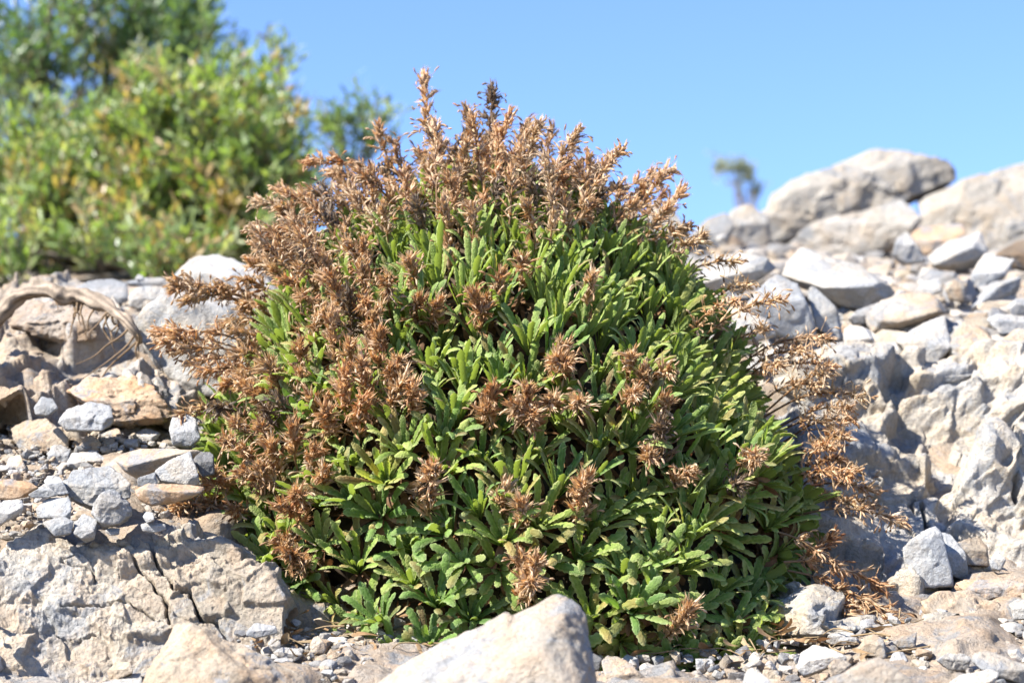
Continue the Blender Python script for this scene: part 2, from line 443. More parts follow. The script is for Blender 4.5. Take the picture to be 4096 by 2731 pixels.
def knoll_depth(U, V, S):
    yy = np.linspace(2.0, 3.15, 240); Y = np.zeros_like(U)
    for i in range(U.shape[0]):
        vv = 1365.5 - ground_z(np.full_like(yy, U[i, 0]), yy) * 2048 / (A * yy)
        vv = np.minimum.accumulate(vv); Y[i] = np.interp(-V[i], -vv, yy)
    Y = Y - .050 + .08 * np.clip(1 - S / .06, 0, 1) ** 2 + .10 * np.clip((S - .94) / .06, 0, 1) ** 2 + .15 * np.clip((U - 940) / 160, 0, 1)
    def relief(c, U, V):
        p = c.reshape(-1, 3); q = np.stack([p[:, 0] + .3 * p[:, 2], p[:, 1], (p[:, 2] - .32 * p[:, 0] - .2 * p[:, 1]) * 2.0], -1)
        w = np.stack([fbm(q * 26, k, 3) for k in (15, 16, 17)], -1)
        f1, _ = facets(q * 6 + w * .12, 271, 1.7, .018, .6); f2, _ = facets(q * 14 + w * .14, 272, 1.6, .02, .3); f3, _ = facets(q * 36 + w * .2, 273, 1.4, .03, .2)
        t = q[:, 2] * 15 + .6 * fbm(q * 8, 277, 3); fr = t - np.floor(t)
        bed = np.where(fr < .8, fr / .8, (1 - fr) / .2) - .5
        r = .036 * f1 + .016 * f2 + .005 * f3 + .012 * bed + .0035 * fbm(q * 28, 280, 5) + .0018 * fbm(q * 130, 281, 4, .6)
        return r.reshape(U.shape)
    return Y, relief
ug = np.linspace(-160, 1080, 330)
patch('bedrock_knoll', ug,
      lambda u: np.interp(u, [-160, 0, 300, 600, 800, 1080], [1260, 1235, 1215, 1205, 1215, 1260.]) + 12 * fbm(np.stack([u / 70, u * 0, u * 0], -1), 62, 4),
      lambda u: np.interp(u, [-160, 300, 600, 1080], [1770, 1740, 1730, 1800.]), 260, knoll_depth, MAT['knoll'],
      'cream and grey layered bedrock knoll below the dead root, behind the left rubble shelf', 'rock face')

# ------------------------------------------------------------------ stones
def hull_planes(pts):
    bm = bmesh.new()
    for p in pts: bm.verts.new([float(x) for x in p])
    bmesh.ops.convex_hull(bm, input=bm.verts)
    bm.normal_update()
    out = []
    for f in bm.faces:
        n = np.array(f.normal[:]); d = float(n @ np.array(f.verts[0].co[:])); out.append((n, d))
    bm.free()
    return np.array([o[0] for o in out]), np.array([o[1] for o in out])

def rock_shape(pts, sub=4, rgh=1.0, seed=0, cuts=6, sharp=110):
    pts = np.asarray(pts, float); r_ = np.random.default_rng(seed)
    n, d = hull_planes(pts)
    c = (pts.max(0) + pts.min(0)) / 2 * .5 + pts.mean(0) * .5
    cov = np.cov((pts - c).T); w, ev = np.linalg.eigh(cov); w = np.sqrt(np.maximum(w, w.max() * .03))
    base, f = ico(sub)
    dirs = (base * w) @ ev.T; dirs /= np.linalg.norm(dirs, axis=1, keepdims=True)
    h = d - n @ c
    for k in range(cuts):
        q = r_.normal(size=3); q /= np.linalg.norm(q)
        sup = ((pts - c) @ q).max(); n = np.vstack([n, q]); h = np.append(h, sup * r_.uniform(.74, .95))
    h = np.maximum(h, 1e-4)
    g = dirs @ n.T
    inv = np.clip(g, 1e-6, None) / h
    m = inv.max(1, keepdims=True)
    r = 1 / (m[:, 0] * ((inv / m) ** sharp).sum(1) ** (1 / sharp))
    v = c + dirs * r[:, None]
    s = float(np.median(r))
    o = r_.uniform(-50, 50, 3)
    q = (v - c) / s + o
    f1, _ = facets(q * 1.7, seed % 97, 1.0, .03); f2, _ = facets(q * 4.2, seed % 89 + 5, 1.1, .035)
    f3, _ = facets(q * 10, seed % 71 + 9, 1.0, .05)
    disp = .046 * f1 + .026 * f2 + .008 * f3 + .030 * fbm(q * 1.3, seed % 83, 4) + .014 * fbm(q * 7, seed % 79, 4, .6)
    # bedding: thin parallel steps
    ax = r_.normal(size=3); ax[2] += 1.5; ax /= np.linalg.norm(ax)
    t = (q @ ax) * 5 + fbm(q * 1.5, 3, 2); disp += .012 * (np.abs((t % 1) - .5) - .25)
    v = v + dirs * (disp * s * rgh)[:, None]
    return v, f

HEROES = []
def add_stone(name, pts_c, mat, label, cat, short, uvc, sub=4, rgh=1.0, seed=0, cuts=6, group=None, sharp=110):
    v, f = rock_shape(pts_c, sub, rgh, seed, cuts, sharp)
    w = to_world(v); o0 = w.mean(0)
    me = make_mesh(name, w - o0, tris=f, mat=MAT[mat])
    o = tag(link(name, me, loc=o0), label, cat, group)
    if short: HEROES.append((short, uvc))
    return o

_sk = [100]
def stone(label, short, outline, mat, y=None, edge=None, tilt=None, bulge=.06, thick=.7, sub=5, rgh=.75, cuts=4, name='stone', cat='stone', sharp=170, dy=0.0, low=None, yaw=None):
    """outline in photo pixels -> a solid with a front face, an arris and a top plane that runs back into the slope"""
    _sk[0] += 1; r_ = np.random.default_rng(_sk[0] * 7)
    turn = [(x[2] if len(x) > 2 else 0.0) for x in outline]; o = np.array([x[:2] for x in outline], float); vb = o[:, 1].max(); vt = o[:, 1].min(); hgt = vb - vt; wid = np.ptp(o[:, 0]); uc = o[:, 0].mean()
    if y is None: y = ground_hit(uc, vb - .12 * hgt) - .3 * min(hgt, wid) * px(2.3) * .5 + dy
    k = px(y); size = min(hgt, wid) * k
    t_top = 1.15 if tilt is None else .75 + tilt
    t_low = r_.uniform(.05, .22) if low is None else low
    ya = r_.uniform(-.35, .30) if yaw is None else yaw
    if edge is None:
        f = r_.uniform(.38, .62); sl = r_.uniform(-.25, .25)
        edge = [(uc - .34 * wid, vt + f * hgt - sl * .34 * wid * .5), (uc + .34 * wid, vt + f * hgt + sl * .34 * wid * .5)]
    e = np.array([x[:2] for x in edge], float)
    sl = np.polyfit(e[:, 0], e[:, 1], 1) if len(e) > 1 and np.ptp(e[:, 0]) > .2 * wid else np.array([0, e[:, 1].mean()])
    def dep(u, v):
        ve = min(max(sl[0] * u + sl[1], vt), vb)
        return y + ya * (u - uc) * k + (t_low * (vb - v) * k if v >= ve else t_low * (vb - ve) * k + t_top * (ve - v) * k)
    pts = [PC(u, v, dep(u, v) + t_ * size) for (u, v), t_ in zip(o, turn)]
    for x in edge:
        b_ = x[2] if len(x) > 2 else bulge
        pts.append(PC(x[0], x[1], dep(x[0], x[1]) - b_ * size))
    ctr = np.array([uc, (vt + vb) / 2])
    for u, v in o:
        u2, v2 = ctr + (np.array([u, v]) - ctr) * .9
        pts.append(PC(u2, v2 + .1 * hgt, dep(u2, v2) + thick * size))
    return add_stone(name, pts, mat, label, cat, short, (uc, float(ctr[1])), sub, rgh, _sk[0], cuts, sharp=sharp)

def R3(*pts): return [(.6376 * x, 1000 + .6376 * y, *r) for x, y, *r in pts]
def R2(*pts): return [(2731 + .8705 * x, 500 + .8705 * y, *r) for x, y, *r in pts]
def R6(*pts): return [(2731 + .5937 * x, 1800 + .5937 * y, *r) for x, y, *r in pts]
def R5(*pts): return [(1365 + .5937 * x, 1800 + .5937 * y, *r) for x, y, *r in pts]

# --- behind the plant on its left: skyline boulders
stone('rounded white boulder on the crest under the green shrubs', 'the white crest boulder', R3((1060, 240), (1085, 150), (1180, 60), (1300, 5), (1420, 40), (1560, 95), (1700, 200), (1800, 320), (1150, 330)), 'white', y=2.95, tilt=.8, sub=5, rgh=.8, name='boulder', cat='boulder', edge=[(820, 1090), (960, 1120)])
stone('large cream boulder behind the drooping dry flower sprays, beside the dead root', 'the cream boulder', R3((850, 430), (900, 350), (1000, 290), (1250, 270), (1550, 330), (1750, 420), (1760, 800), (1400, 915), (1160, 905), (1050, 700), (880, 560)), 'white', y=2.50, tilt=.45, edge=R3((1010, 350), (1080, 400), (1200, 640), (1170, 860)), sub=6, rgh=.9, name='boulder', cat='boulder', thick=.7)
stone('broad grey stone on the crest with a rough top, above the dead root', 'the grey crest stone', R3((440, 250), (560, 195), (680, 180), (800, 205), (810, 320), (700, 350), (480, 330)), 'grey', y=2.92, tilt=.9, sub=5)
stone('pale angular stone between the grey crest stone and the cream boulder', 'the pale notch stone', R3((800, 290), (860, 230), (960, 215), (1050, 225), (1060, 290), (930, 330), (870, 370), (810, 350)), 'white', y=2.85, tilt=.6)
stone('small knob of stone on top of the crest ridge', None, R3((845, 180), (868, 150), (900, 160), (905, 190), (870, 200)), 'grey', y=2.95, sub=4)
stone('long low whitish stone along the crest between shrubs and cream boulder', 'the low crest stone', R3((780, 200), (900, 175), (1060, 170), (1080, 215), (960, 230), (800, 225)), 'grey', y=3.0, tilt=.8)
stone('pinkish brown block hollowed out beneath the dead root', 'the hollow block', R3((60, 330), (180, 300), (330, 330), (520, 350), (640, 420), (600, 560), (480, 590), (300, 540), (60, 470)), 'brown', y=2.63, tilt=.35, rgh=2.2, sub=6, name='boulder', cat='boulder')
stone('grey slanting stone wedged under the end of the dead root', 'the wedged grey stone', R3((620, 450), (680, 420), (760, 510), (790, 560), (720, 570), (640, 500)), 'grey', y=2.57)
stone('tan crumbling mound of cemented rubble beside the cream boulder', 'the tan mound', R3((420, 880), (520, 800), (780, 790), (960, 860), (1080, 1000), (1060, 1060), (780, 1130), (700, 1080), (660, 960)), 'orange', y=2.38, tilt=.9, rgh=2.3, sub=6, name='boulder', cat='boulder')
stone('bluish grey tongue of layered rock lying on the tan mound', 'the blue-grey tongue', R3((350, 1070), (420, 1000), (560, 950), (700, 960), (720, 1080), (640, 1130), (420, 1130)), 'grey', y=2.32, tilt=.6, rgh=1.3)
stone('dark grey sliver standing against the tan mound', None, R3((210, 990), (260, 915), (330, 930), (370, 990), (300, 1040), (220, 1030)), 'grey', y=2.34, sub=4)
stone('small grey upright stone between the tan mound and the plant', 'the small upright stone', R3((1060, 1120), (1090, 1030), (1150, 1010), (1230, 1060), (1260, 1180), (1200, 1230), (1080, 1220)), 'grey', y=2.27)
# --- rubble shelf on the left
stone('five-sided tan stone with a white sunlit top, alone at the back of the left rubble', 'the five-sided tan stone', R3((70, 1120), (160, 1070), (290, 1055), (380, 1120), (455, 1210), (420, 1240), (150, 1285), (85, 1190)), 'tan', edge=R3((110, 1150), (215, 1195), (340, 1130)), tilt=.5)
stone('small pointed tan stone beside the five-sided tan stone', 'the pointed tan stone', R3((478, 1240), (555, 1150), (610, 1180), (645, 1225), (620, 1275), (500, 1275)), 'tan', sub=5)
stone('tan stone with a flat bright top under the tan mound', 'the flat-topped tan stone', R3((600, 1175), (715, 1110), (750, 1125), (785, 1220), (650, 1220)), 'tan')
stone('flat bluish pale stone behind the long tan slab', 'the bluish pale stone', R3((800, 1190), (830, 1145), (920, 1115), (1010, 1150), (980, 1190), (850, 1215)), 'white', sub=5)
stone('rounded grey-white stone with faint scratches, below the five-sided tan stone', 'the scratched grey stone', R3((295, 1275), (330, 1225), (385, 1218), (440, 1255), (445, 1330), (400, 1355), (310, 1330)), 'grey')
stone('light grey flat-topped block in front of the pointed tan stone', 'the light grey block', R3((400, 1372), (450, 1270), (600, 1265), (705, 1335), (640, 1355), (520, 1370)), 'white', edge=R3((470, 1330), (600, 1320)))
stone('long tan slab with a dark grey shaded front', 'the long tan slab', R3((720, 1320), (870, 1245), (1300, 1238), (1330, 1275), (1040, 1330), (960, 1395), (845, 1455), (790, 1400)), 'tan', y=2.185, edge=R3((790, 1355), (900, 1330), (1180, 1262)), tilt=.9, bulge=.5, thick=.5)
stone('cream block with a faint horizontal crack, in front of the long tan slab', 'the cream cracked block', R3((968, 1385), (1080, 1305), (1195, 1258), (1215, 1335), (1262, 1455), (1220, 1480), (995, 1445)), 'white', y=2.125, tilt=.35, edge=R3((1075, 1330), (1190, 1290), (1220, 1440)), thick=.6)
stone('dark shaded stone tucked between the cream cracked block and the plant', 'the dark tucked stone', R3((1205, 1310), (1260, 1265), (1340, 1265), (1350, 1400), (1270, 1420)), 'dark', y=2.16)
stone('small grey wedge between the cream cracked block and the big white block', 'the small grey wedge', R3((845, 1465), (975, 1390), (988, 1465), (850, 1485)), 'grey', y=2.12)
stone('flat tan stone with a rusty front, lying against the plant', 'the rusty flat stone', R4((885, 245), (1000, 222), (1250, 230), (1400, 250), (1330, 300), (1180, 350), (1010, 370), (935, 335)), 'orange', y=2.06, edge=R4((900, 262), (1200, 282), (1360, 282)), tilt=.45, bulge=.4)
stone('big rough white block, brightest on the left rubble shelf', 'the big white block', R4((410, 180), (500, 130), (740, 98), (885, 220), (875, 320), (800, 345), (620, 395), (480, 330)), 'white', y=2.10, edge=R4((440, 235), (640, 205), (840, 250)), tilt=.55, rgh=1.1, sub=6)
stone('rough grey pitted stone in front of the big white block', 'the pitted grey stone', R4((608, 412), (640, 340), (680, 288), (742, 258), (885, 350), (890, 440), (800, 492), (690, 515)), 'grey', y=2.06, rgh=1.6, edge=R4((690, 330), (800, 360)), sub=5)
stone('smooth bluish grey block with a flat bright top', 'the smooth blue-grey block', R4((240, 390), (330, 312), (440, 300), (482, 345), (482, 460), (360, 460), (250, 455)), 'grey', y=2.075, edge=R4((390, 365), (360, 440)), rgh=.6)
stone('blue-grey faceted block below the smooth blue-grey block', 'the lower faceted block', R4((280, 485), (430, 440), (498, 480), (480, 560), (370, 578)), 'grey', y=2.055, edge=R4((350, 520), (440, 500)), rgh=.6)
stone('grey split stone with a shaded flank, on the edge of the cracked bedrock', 'the split grey stone', R4((498, 490), (560, 425), (662, 470), (640, 590), (580, 615), (500, 565)), 'grey', y=2.055, rgh=.9)
stone('pale grey block cut by the frame edge on the left rubble shelf', 'the frame-edge pale block', R4((-120, 370), (0, 345), (152, 328), (160, 402), (0, 505), (-110, 490)), 'white', y=2.06)
stone('small greyish stone leaning between the big white block and the smooth blue-grey block', 'the leaning stone', R4((290, 215), (320, 170), (400, 175), (465, 290), (400, 305), (330, 270)), 'grey', y=2.09)
stone('thin bluish slab lying under the leaning stone', 'the thin bluish slab', R4((190, 300), (300, 230), (400, 300), (330, 318), (210, 318)), 'grey', y=2.085, tilt=1.0)
stone('broad tan slab end with ochre crust at the frame edge', 'the ochre slab', R4((-80, 220), (60, 190), (200, 215), (280, 260), (190, 310), (60, 330), (-80, 320)), 'orange', y=2.095, tilt=1.0)
stone('small cream stone lying on dark chips above the crack', 'the small cream stone', R4((705, 540), (745, 520), (808, 525), (805, 565), (740, 575)), 'white', y=2.065, sub=4)
stone('small dark green-grey pebble block near the lowest dry sprays', 'the green-grey chip', R4((960, 445), (985, 412), (1035, 420), (1045, 470), (990, 492)), 'grey', y=2.06, sub=4)
stone('flat blue-grey chip at the top of the cracked bedrock', 'the blue-grey chip', R4((945, 500), (1000, 480), (1110, 495), (1130, 530), (1040, 555), (960, 545)), 'grey', y=2.065, sub=4)
stone('tan upright stone at the back of the ochre slab', 'the tan upright stone', R3((10, 1400), (60, 1290), (130, 1280), (180, 1400), (120, 1420)), 'tan', sub=4)
stone('cream stone sitting behind the leaning stone', 'the cream back stone', R3((100, 1385), (170, 1345), (310, 1355), (270, 1395), (130, 1405)), 'tan', sub=4)
# --- nearest rocks along the bottom
stone('big tan pyramid-shaped rock in front of the cracked bedrock', 'the tan pyramid rock', [(540, 2900), (580, 2690), (594, 2619), (641, 2566), (700, 2471), (742, 2480), (908, 2560), (1187, 2685), (1300, 2800), (1320, 2950)], 'tan', y=1.86, edge=[(640, 2600, .10), (742, 2500, .05), (1010, 2700, .3), (720, 2800, .3)], tilt=.0, low=.35, yaw=.1, thick=.5, sub=6, rgh=1.15, name='boulder', cat='boulder', sharp=220)
stone('small tan cube-like stone leaning on the tan pyramid rock', 'the tan cube stone', R4((715, 1470), (780, 1418), (880, 1428), (898, 1495), (750, 1560), (735, 1540)), 'tan', y=1.93, edge=R4((760, 1480), (850, 1470)), sub=5)
stone('flat pale chip in front of the tan cube stone', 'the pale chip', R4((560, 1600), (690, 1560), (900, 1500), (950, 1500), (960, 1570), (800, 1640)), 'white', y=1.92, tilt=.9)
stone('big cream foreground rock with an orange crust and a bluish broken end', 'the big foreground rock', [(1380, 2960), (1478, 2731), (1674, 2619), (1887, 2530), (2107, 2435), (2226, 2376), (2262, 2383), (2318, 2423, .08), (2352, 2542, .16), (2350, 2643, .16), (2385, 2740, .14), (2400, 2950)], 'cream', y=1.74,
      edge=[(2230, 2396, .02), (2245, 2470, .16), (2185, 2600, .28), (1960, 2640, .22), (1700, 2760, .26), (2215, 2690, .30), (2330, 2820, .30)], tilt=.2, low=.3, yaw=-.25, thick=.5, sub=6, rgh=.8, name='boulder', cat='boulder', cuts=3, sharp=300)
stone('grey triangular stone under the lowest rosettes, half behind the big foreground rock', 'the triangular base stone', R5((250, 1440), (300, 1310), (335, 1275), (380, 1300), (420, 1350), (530, 1390), (420, 1440)), 'tan', y=2.02, sub=5)
stone('flat grey stone beside the triangular base stone', 'the flat base stone', R5((40, 1420), (120, 1350), (200, 1335), (215, 1380), (140, 1450)), 'grey', y=2.0)
stone('bluish slab tip with a bright top at the base of the lowest rosette', 'the bluish slab tip', R4((1830, 1360), (1900, 1325), (2020, 1335), (2040, 1380), (1990, 1420), (1900, 1400)), 'white', y=1.97)
stone('dark-fronted grey stone between cracked bedrock and the lowest rosette', 'the dark-fronted stone', R4((1640, 1240), (1720, 1155), (1860, 1185), (1868, 1230), (1720, 1265)), 'grey', y=1.985)
stone('small whitish round stone under the lowest left rosette', 'the round base stone', R4((1800, 1310), (1830, 1260), (1890, 1275), (1895, 1330), (1850, 1365)), 'white', y=1.975, sub=4)
stone('upright tan-grey stone among dead leaves at the plant foot', 'the upright foot stone', R4((2085, 1320), (2110, 1260), (2150, 1245), (2200, 1320), (2190, 1370), (2100, 1370)), 'tan', y=1.99, sub=4)
stone('pale oval stone beside the broken end of the big foreground rock', 'the pale oval stone', R5((1755, 1420), (1790, 1380), (1860, 1380), (1960, 1440), (2090, 1570), (2000, 1640), (1850, 1620), (1790, 1520)), 'tan', y=1.93, rgh=.7)
stone('dark grey stone wedged behind the pale oval stone', 'the dark wedged stone', R5((1650, 1400), (1700, 1365), (1760, 1400), (1740, 1480), (1680, 1480)), 'dark', y=1.95, sub=4)
stone('white peaked stone cut by the bottom of the frame under the shaded leaves', 'the white peaked stone', R6((380, 1640), (430, 1478), (462, 1462), (500, 1475), (600, 1560), (680, 1660)), 'white', y=1.78)
stone('sunlit cream rock nearest the camera, peak cut by the bottom of the frame', 'the near cream rock', R6((850, 1680), (990, 1560), (1200, 1425), (1325, 1383), (1400, 1440), (1530, 1530), (1640, 1700)), 'cream', y=1.72, edge=R6((1240, 1450), (1390, 1470), (1300, 1640)), tilt=.4, sub=6, rgh=.7, thick=.5, name='boulder', cat='boulder')
stone('grey-white stone lit on its left, half in the plant shadow', 'the half-lit stone', R6((755, 1490), (795, 1360), (880, 1303), (1000, 1335), (1105, 1385), (1110, 1412), (960, 1425), (800, 1525)), 'white', y=1.95, edge=R6((840, 1420), (960, 1400)), rgh=.7)
stone('small cream stone between the half-lit stone and the near cream rock', 'the wedged cream stone', R6((972, 1440), (1010, 1405), (1070, 1405), (1142, 1440), (1080, 1500), (1010, 1540)), 'tan', y=1.9)
stone('tan egg-shaped stone standing behind the near cream rock', 'the egg-shaped stone', R6((1198, 1330), (1215, 1260), (1290, 1233), (1350, 1270), (1388, 1340), (1370, 1405), (1210, 1375)), 'tan', y=2.0, rgh=.8)
stone('small angular tan stone at the tip of the lowest shaded spray', 'the spray-tip stone', R6((1412, 1290), (1490, 1250), (1578, 1222), (1570, 1330), (1460, 1328)), 'tan', y=2.02)
stone('flat brown-grey slab lying level behind the white gravel', 'the level slab', R6((1858, 1270), (1900, 1243), (2110, 1278), (2120, 1308), (1920, 1342), (1860, 1315)), 'tan', y=2.03, tilt=.7)
stone('large sunlit white stone cut by the frame corner', 'the white corner stone', R6((1935, 1400), (1960, 1360), (2050, 1348), (2299, 1440), (2400, 1500), (2400, 1600), (2080, 1515)), 'white', y=1.9, sub=5)
stone('jagged white stone with a hollow front beside the white corner stone', 'the jagged white stone', R6((1705, 1410), (1790, 1362), (1900, 1375), (1945, 1400), (1930, 1485), (1790, 1475)), 'white', y=1.94, rgh=1.3)
stone('bright flat stone at the very bottom beside the near cream rock', 'the bright flat stone', R6((1790, 1560), (1870, 1510), (2080, 1470), (2130, 1500), (2100, 1570), (1900, 1620)), 'white', y=1.84, tilt=.8)
stone('tan wedge lying behind the bright flat stone', 'the tan wedge', R6((1590, 1530), (1650, 1470), (1740, 1455), (1800, 1520), (1760, 1560), (1620, 1570)), 'tan', y=1.9)
stone('brown-grey upright block behind the tan wedge', 'the brown upright block', R6((1385, 1430), (1420, 1360), (1480, 1345), (1530, 1440), (1520, 1520), (1420, 1500)), 'grey', y=1.97)
stone('pale round stone resting on the foot of the outcrop', 'the pale round stone', R6((2068, 770), (2090, 700), (2125, 680), (2182, 735), (2140, 812), (2080, 800)), 'white', y=2.23, sub=4)
stone('dark pyramid of bedrock standing at the edge of the plant shadow', 'the dark pyramid', R6((1475, 645), (1640, 530), (1705, 508), (1750, 560), (1815, 800), (1830, 920), (1560, 930), (1490, 760)), 'grey', y=2.22, edge=R6((1640, 700), (1690, 560)), tilt=.3, rgh=.8, sub=5, name='boulder', cat='boulder')
stone('grey slab leaning on the dark pyramid', 'the leaning grey slab', R6((1720, 550), (1800, 560), (1850, 620), (1930, 840), (1900, 870), (1820, 850)), 'grey', y=2.25, tilt=.3)
stone('tan-topped block with a shaded front beside the leaning grey slab', 'the tan-topped block', R6((1830, 620), (1990, 575), (2050, 640), (2070, 780), (1900, 770)), 'tan', y=2.27, tilt=.4)
stone('ochre boulder with crumbly skin at the foot of the outcrop', 'the ochre foot boulder', R6((1800, 930), (1850, 868), (1960, 880), (2180, 870), (2320, 900), (2340, 1000), (2150, 1000), (1950, 1000)), 'orange', y=2.19, rgh=2.0, sub=5, name='boulder', cat='boulder')
stone('broad shaded grey-brown boulder below the ochre foot boulder', 'the shaded foot boulder', R6((1590, 1010), (1700, 950), (1950, 950), (2190, 1040), (2205, 1150), (2180, 1190), (1900, 1245), (1720, 1240)), 'tan', y=2.14, rgh=1.9, tilt=.35, sub=5, name='boulder', cat='boulder')
stone('bluish white block at the frame edge beside the ochre foot boulder', 'the bluish edge block', R6((2195, 1040), (2250, 1000), (2360, 1010), (2380, 1130), (2230, 1140)), 'white', y=2.08)
stone('grey slab standing in shade behind the dry fallen sprays', 'the shaded standing slab', R6((1430, 1000), (1480, 960), (1620, 1050), (1640, 1250), (1480, 1240)), 'grey', y=2.20, tilt=.3)
# --- rubble slope on the right
stone('wide blurred slab crowning the skyline, overhanging a dark gap', 'the skyline slab', R2((330, 480), (400, 310), (500, 250), (720, 210), (860, 140), (980, 125), (1180, 138), (1262, 180), (1255, 250), (1170, 280), (960, 370), (640, 435), (520, 500), (400, 555)), 'slab', y=4.45, low=.1, yaw=.1, edge=R2((500, 300, .1), (700, 300, .1), (960, 250, .1), (1150, 200, .1)), thick=.9, sub=6, sharp=300, rgh=1.4, name='boulder', cat='boulder')
stone('long pale slab lying under the dark gap of the skyline slab', 'the under slab', R2((440, 580), (560, 495), (720, 445), (960, 375), (1060, 330), (1130, 400), (1060, 500), (900, 590), (600, 620)), 'slab', y=4.25, tilt=.2, thick=.8, sub=6, sharp=300, rgh=1.0, name='boulder', cat='boulder')
stone('massive pale outcrop block rising to the frame edge beside the skyline slab', 'the massive edge block', R2((1060, 340), (1260, 255), (1420, 220), (1600, 160), (1800, 150), (1800, 560), (1430, 600), (1290, 480), (1100, 470)), 'slab', y=4.4, tilt=.4, edge=R2((1250, 360), (1450, 360), (1560, 480)), thick=.8, sub=6, sharp=300, rgh=1.0, name='boulder', cat='boulder')
stone('grey shoulder block at the low end of the skyline slab', 'the shoulder block', R2((150, 500), (210, 390), (300, 360), (420, 440), (400, 560), (250, 600), (150, 580)), 'slab', y=4.3, tilt=.4)
stone('pale broken block on the skyline below the small blurred tree', 'the tree-foot block', R2((20, 520), (110, 430), (200, 400), (240, 470), (200, 560), (60, 590)), 'slab', y=4.1, tilt=.5)
stone('pale pointed block on the skyline just behind the top dry sprays', 'the spray-top block', [(2560, 930), (2600, 820), (2640, 800), (2700, 850), (2760, 920), (2740, 1010), (2600, 1020)], 'slab', y=3.9, tilt=.4)
stone('blurred tan boulder peeping through the dry flowers at the plant top', 'the peeping boulder', [(2040, 860), (2080, 740), (2150, 712), (2340, 712), (2400, 760), (2420, 880), (2250, 920)], 'tan', y=3.7, tilt=.5, name='boulder', cat='boulder')
stone('white blurred boulder showing through the dry sprays on the crest', 'the see-through boulder', [(1080, 1130), (1180, 1000), (1300, 940), (1420, 960), (1450, 1120), (1250, 1200)], 'white', y=3.2, name='boulder', cat='boulder')
stone('orange-tinted slab with a square end under the massive edge block', 'the orange slab', R2((1035, 495), (1100, 468), (1290, 448), (1308, 505), (1200, 550), (1110, 600)), 'orange', y=3.75, tilt=.7)
stone('white-topped block with a brown underside below the orange slab', 'the brown-bellied block', R2((1125, 600), (1210, 540), (1370, 488), (1405, 580), (1350, 650), (1280, 668), (1145, 660)), 'white', y=3.5, edge=R2((1160, 640, .4), (1330, 560, .45), (1390, 590)), tilt=.6)
stone('dark brown block leaning at the frame edge under the massive edge block', 'the dark brown block', R2((1425, 590), (1500, 540), (1640, 510), (1660, 690), (1510, 650)), 'brown', y=3.5)
stone('white spike of stone standing beside the orange slab', 'the white spike', R2((960, 600), (985, 520), (1028, 488), (1060, 560), (1120, 625), (1010, 640)), 'white', y=3.5)
stone('bright white block with a ragged corner above the grey tilted slab', 'the ragged white block', R2((1320, 700), (1350, 640), (1392, 588), (1522, 618), (1485, 690), (1330, 775)), 'white', y=3.2, tilt=.5)
stone('grey tilted slab with a dark shaded front', 'the grey tilted slab', R2((1300, 860), (1340, 790), (1400, 728), (1562, 690), (1545, 760), (1450, 855), (1330, 872)), 'grey', y=3.05, edge=R2((1320, 850), (1410, 760), (1540, 710)), tilt=.5, bulge=.5)
stone('largest cream block of the rubble slope with a dark broken front', 'the largest cream block', R2((455, 690), (470, 630), (545, 558), (640, 590), (810, 640), (930, 720), (990, 765), (870, 862), (750, 835), (640, 765)), 'white', y=3.0, edge=R2((640, 745, .3), (780, 745, .45), (920, 735, .3)), tilt=.75, sub=6, rgh=.7, name='boulder', cat='boulder')
stone('flat tan slab lying across the middle of the rubble slope', 'the flat tan slab', R2((835, 880), (910, 805), (1020, 768), (1175, 768), (1250, 845), (1120, 890), (1000, 935), (870, 950), (838, 915)), 'tan', y=2.88, edge=R2((870, 900, .3), (1000, 905, .3), (1200, 850, .3)), tilt=.9, sub=5, rgh=.7)
stone('white block with a rusty shaded front just behind the right-hand sprays', 'the rusty-fronted block', R2((20, 760), (90, 660), (170, 588), (270, 578), (400, 612), (440, 650), (320, 720), (100, 770)), 'white', y=2.98, edge=R2((60, 745), (250, 690, .3), (330, 610)), tilt=.7, sub=5)
stone('broad smooth grey face of a tilted boulder behind the flowering sprays', 'the smooth grey boulder', R2((270, 850), (330, 730), (440, 685), (530, 725), (580, 830), (620, 965), (480, 985), (330, 900)), 'grey', y=2.80, tilt=.35, rgh=.5, sub=5, name='boulder', cat='boulder', cuts=2)
stone('dark narrow wedge standing between the smooth grey boulder and the flat tan slab', 'the dark narrow wedge', R2((570, 760), (600, 740), (660, 800), (745, 960), (715, 1000), (610, 930)), 'grey', y=2.83, tilt=.3)
stone('bluish low block half hidden by dry sprays under the smooth grey boulder', 'the bluish low block', R2((215, 900), (290, 850), (440, 915), (425, 965), (280, 1010), (210, 980)), 'white', y=2.72)
stone('brightest white block with a tan shaded side in the lower rubble', 'the brightest block', R2((950, 1000), (1110, 905), (1205, 875), (1240, 1020), (1160, 1105), (1080, 1095), (1000, 1040)), 'white', y=2.74, edge=R2((1160, 960), (1190, 1020), (1080, 1000)), rgh=.7)
stone('tan block with a hollow side against the brightest block', 'the hollow tan block', R2((1210, 1000), (1290, 900), (1400, 930), (1450, 1005), (1380, 1080), (1290, 1115), (1220, 1060)), 'tan', y=2.73)
stone('grey-white twin block above the dark wedge gap', 'the twin block', R2((738, 930), (770, 915), (860, 930), (885, 985), (800, 1045), (738, 1032)), 'white', y=2.76)
stone('small bluish cube beside the twin block', 'the small bluish cube', R2((798, 1032), (835, 1010), (890, 1008), (892, 1080), (812, 1092)), 'grey', y=2.71, sub=4, rgh=.6)
stone('low grey stone with a shaded front on the outcrop rim', 'the rim stone', R2((828, 1120), (850, 1085), (900, 1072), (990, 1098), (995, 1145), (845, 1145)), 'grey', y=2.67)
stone('small grey-white rounded block beside the rim stone', 'the rounded rim block', R2((988, 1100), (1010, 1065), (1060, 1058), (1125, 1080), (1060, 1155), (1000, 1135)), 'white', y=2.67)
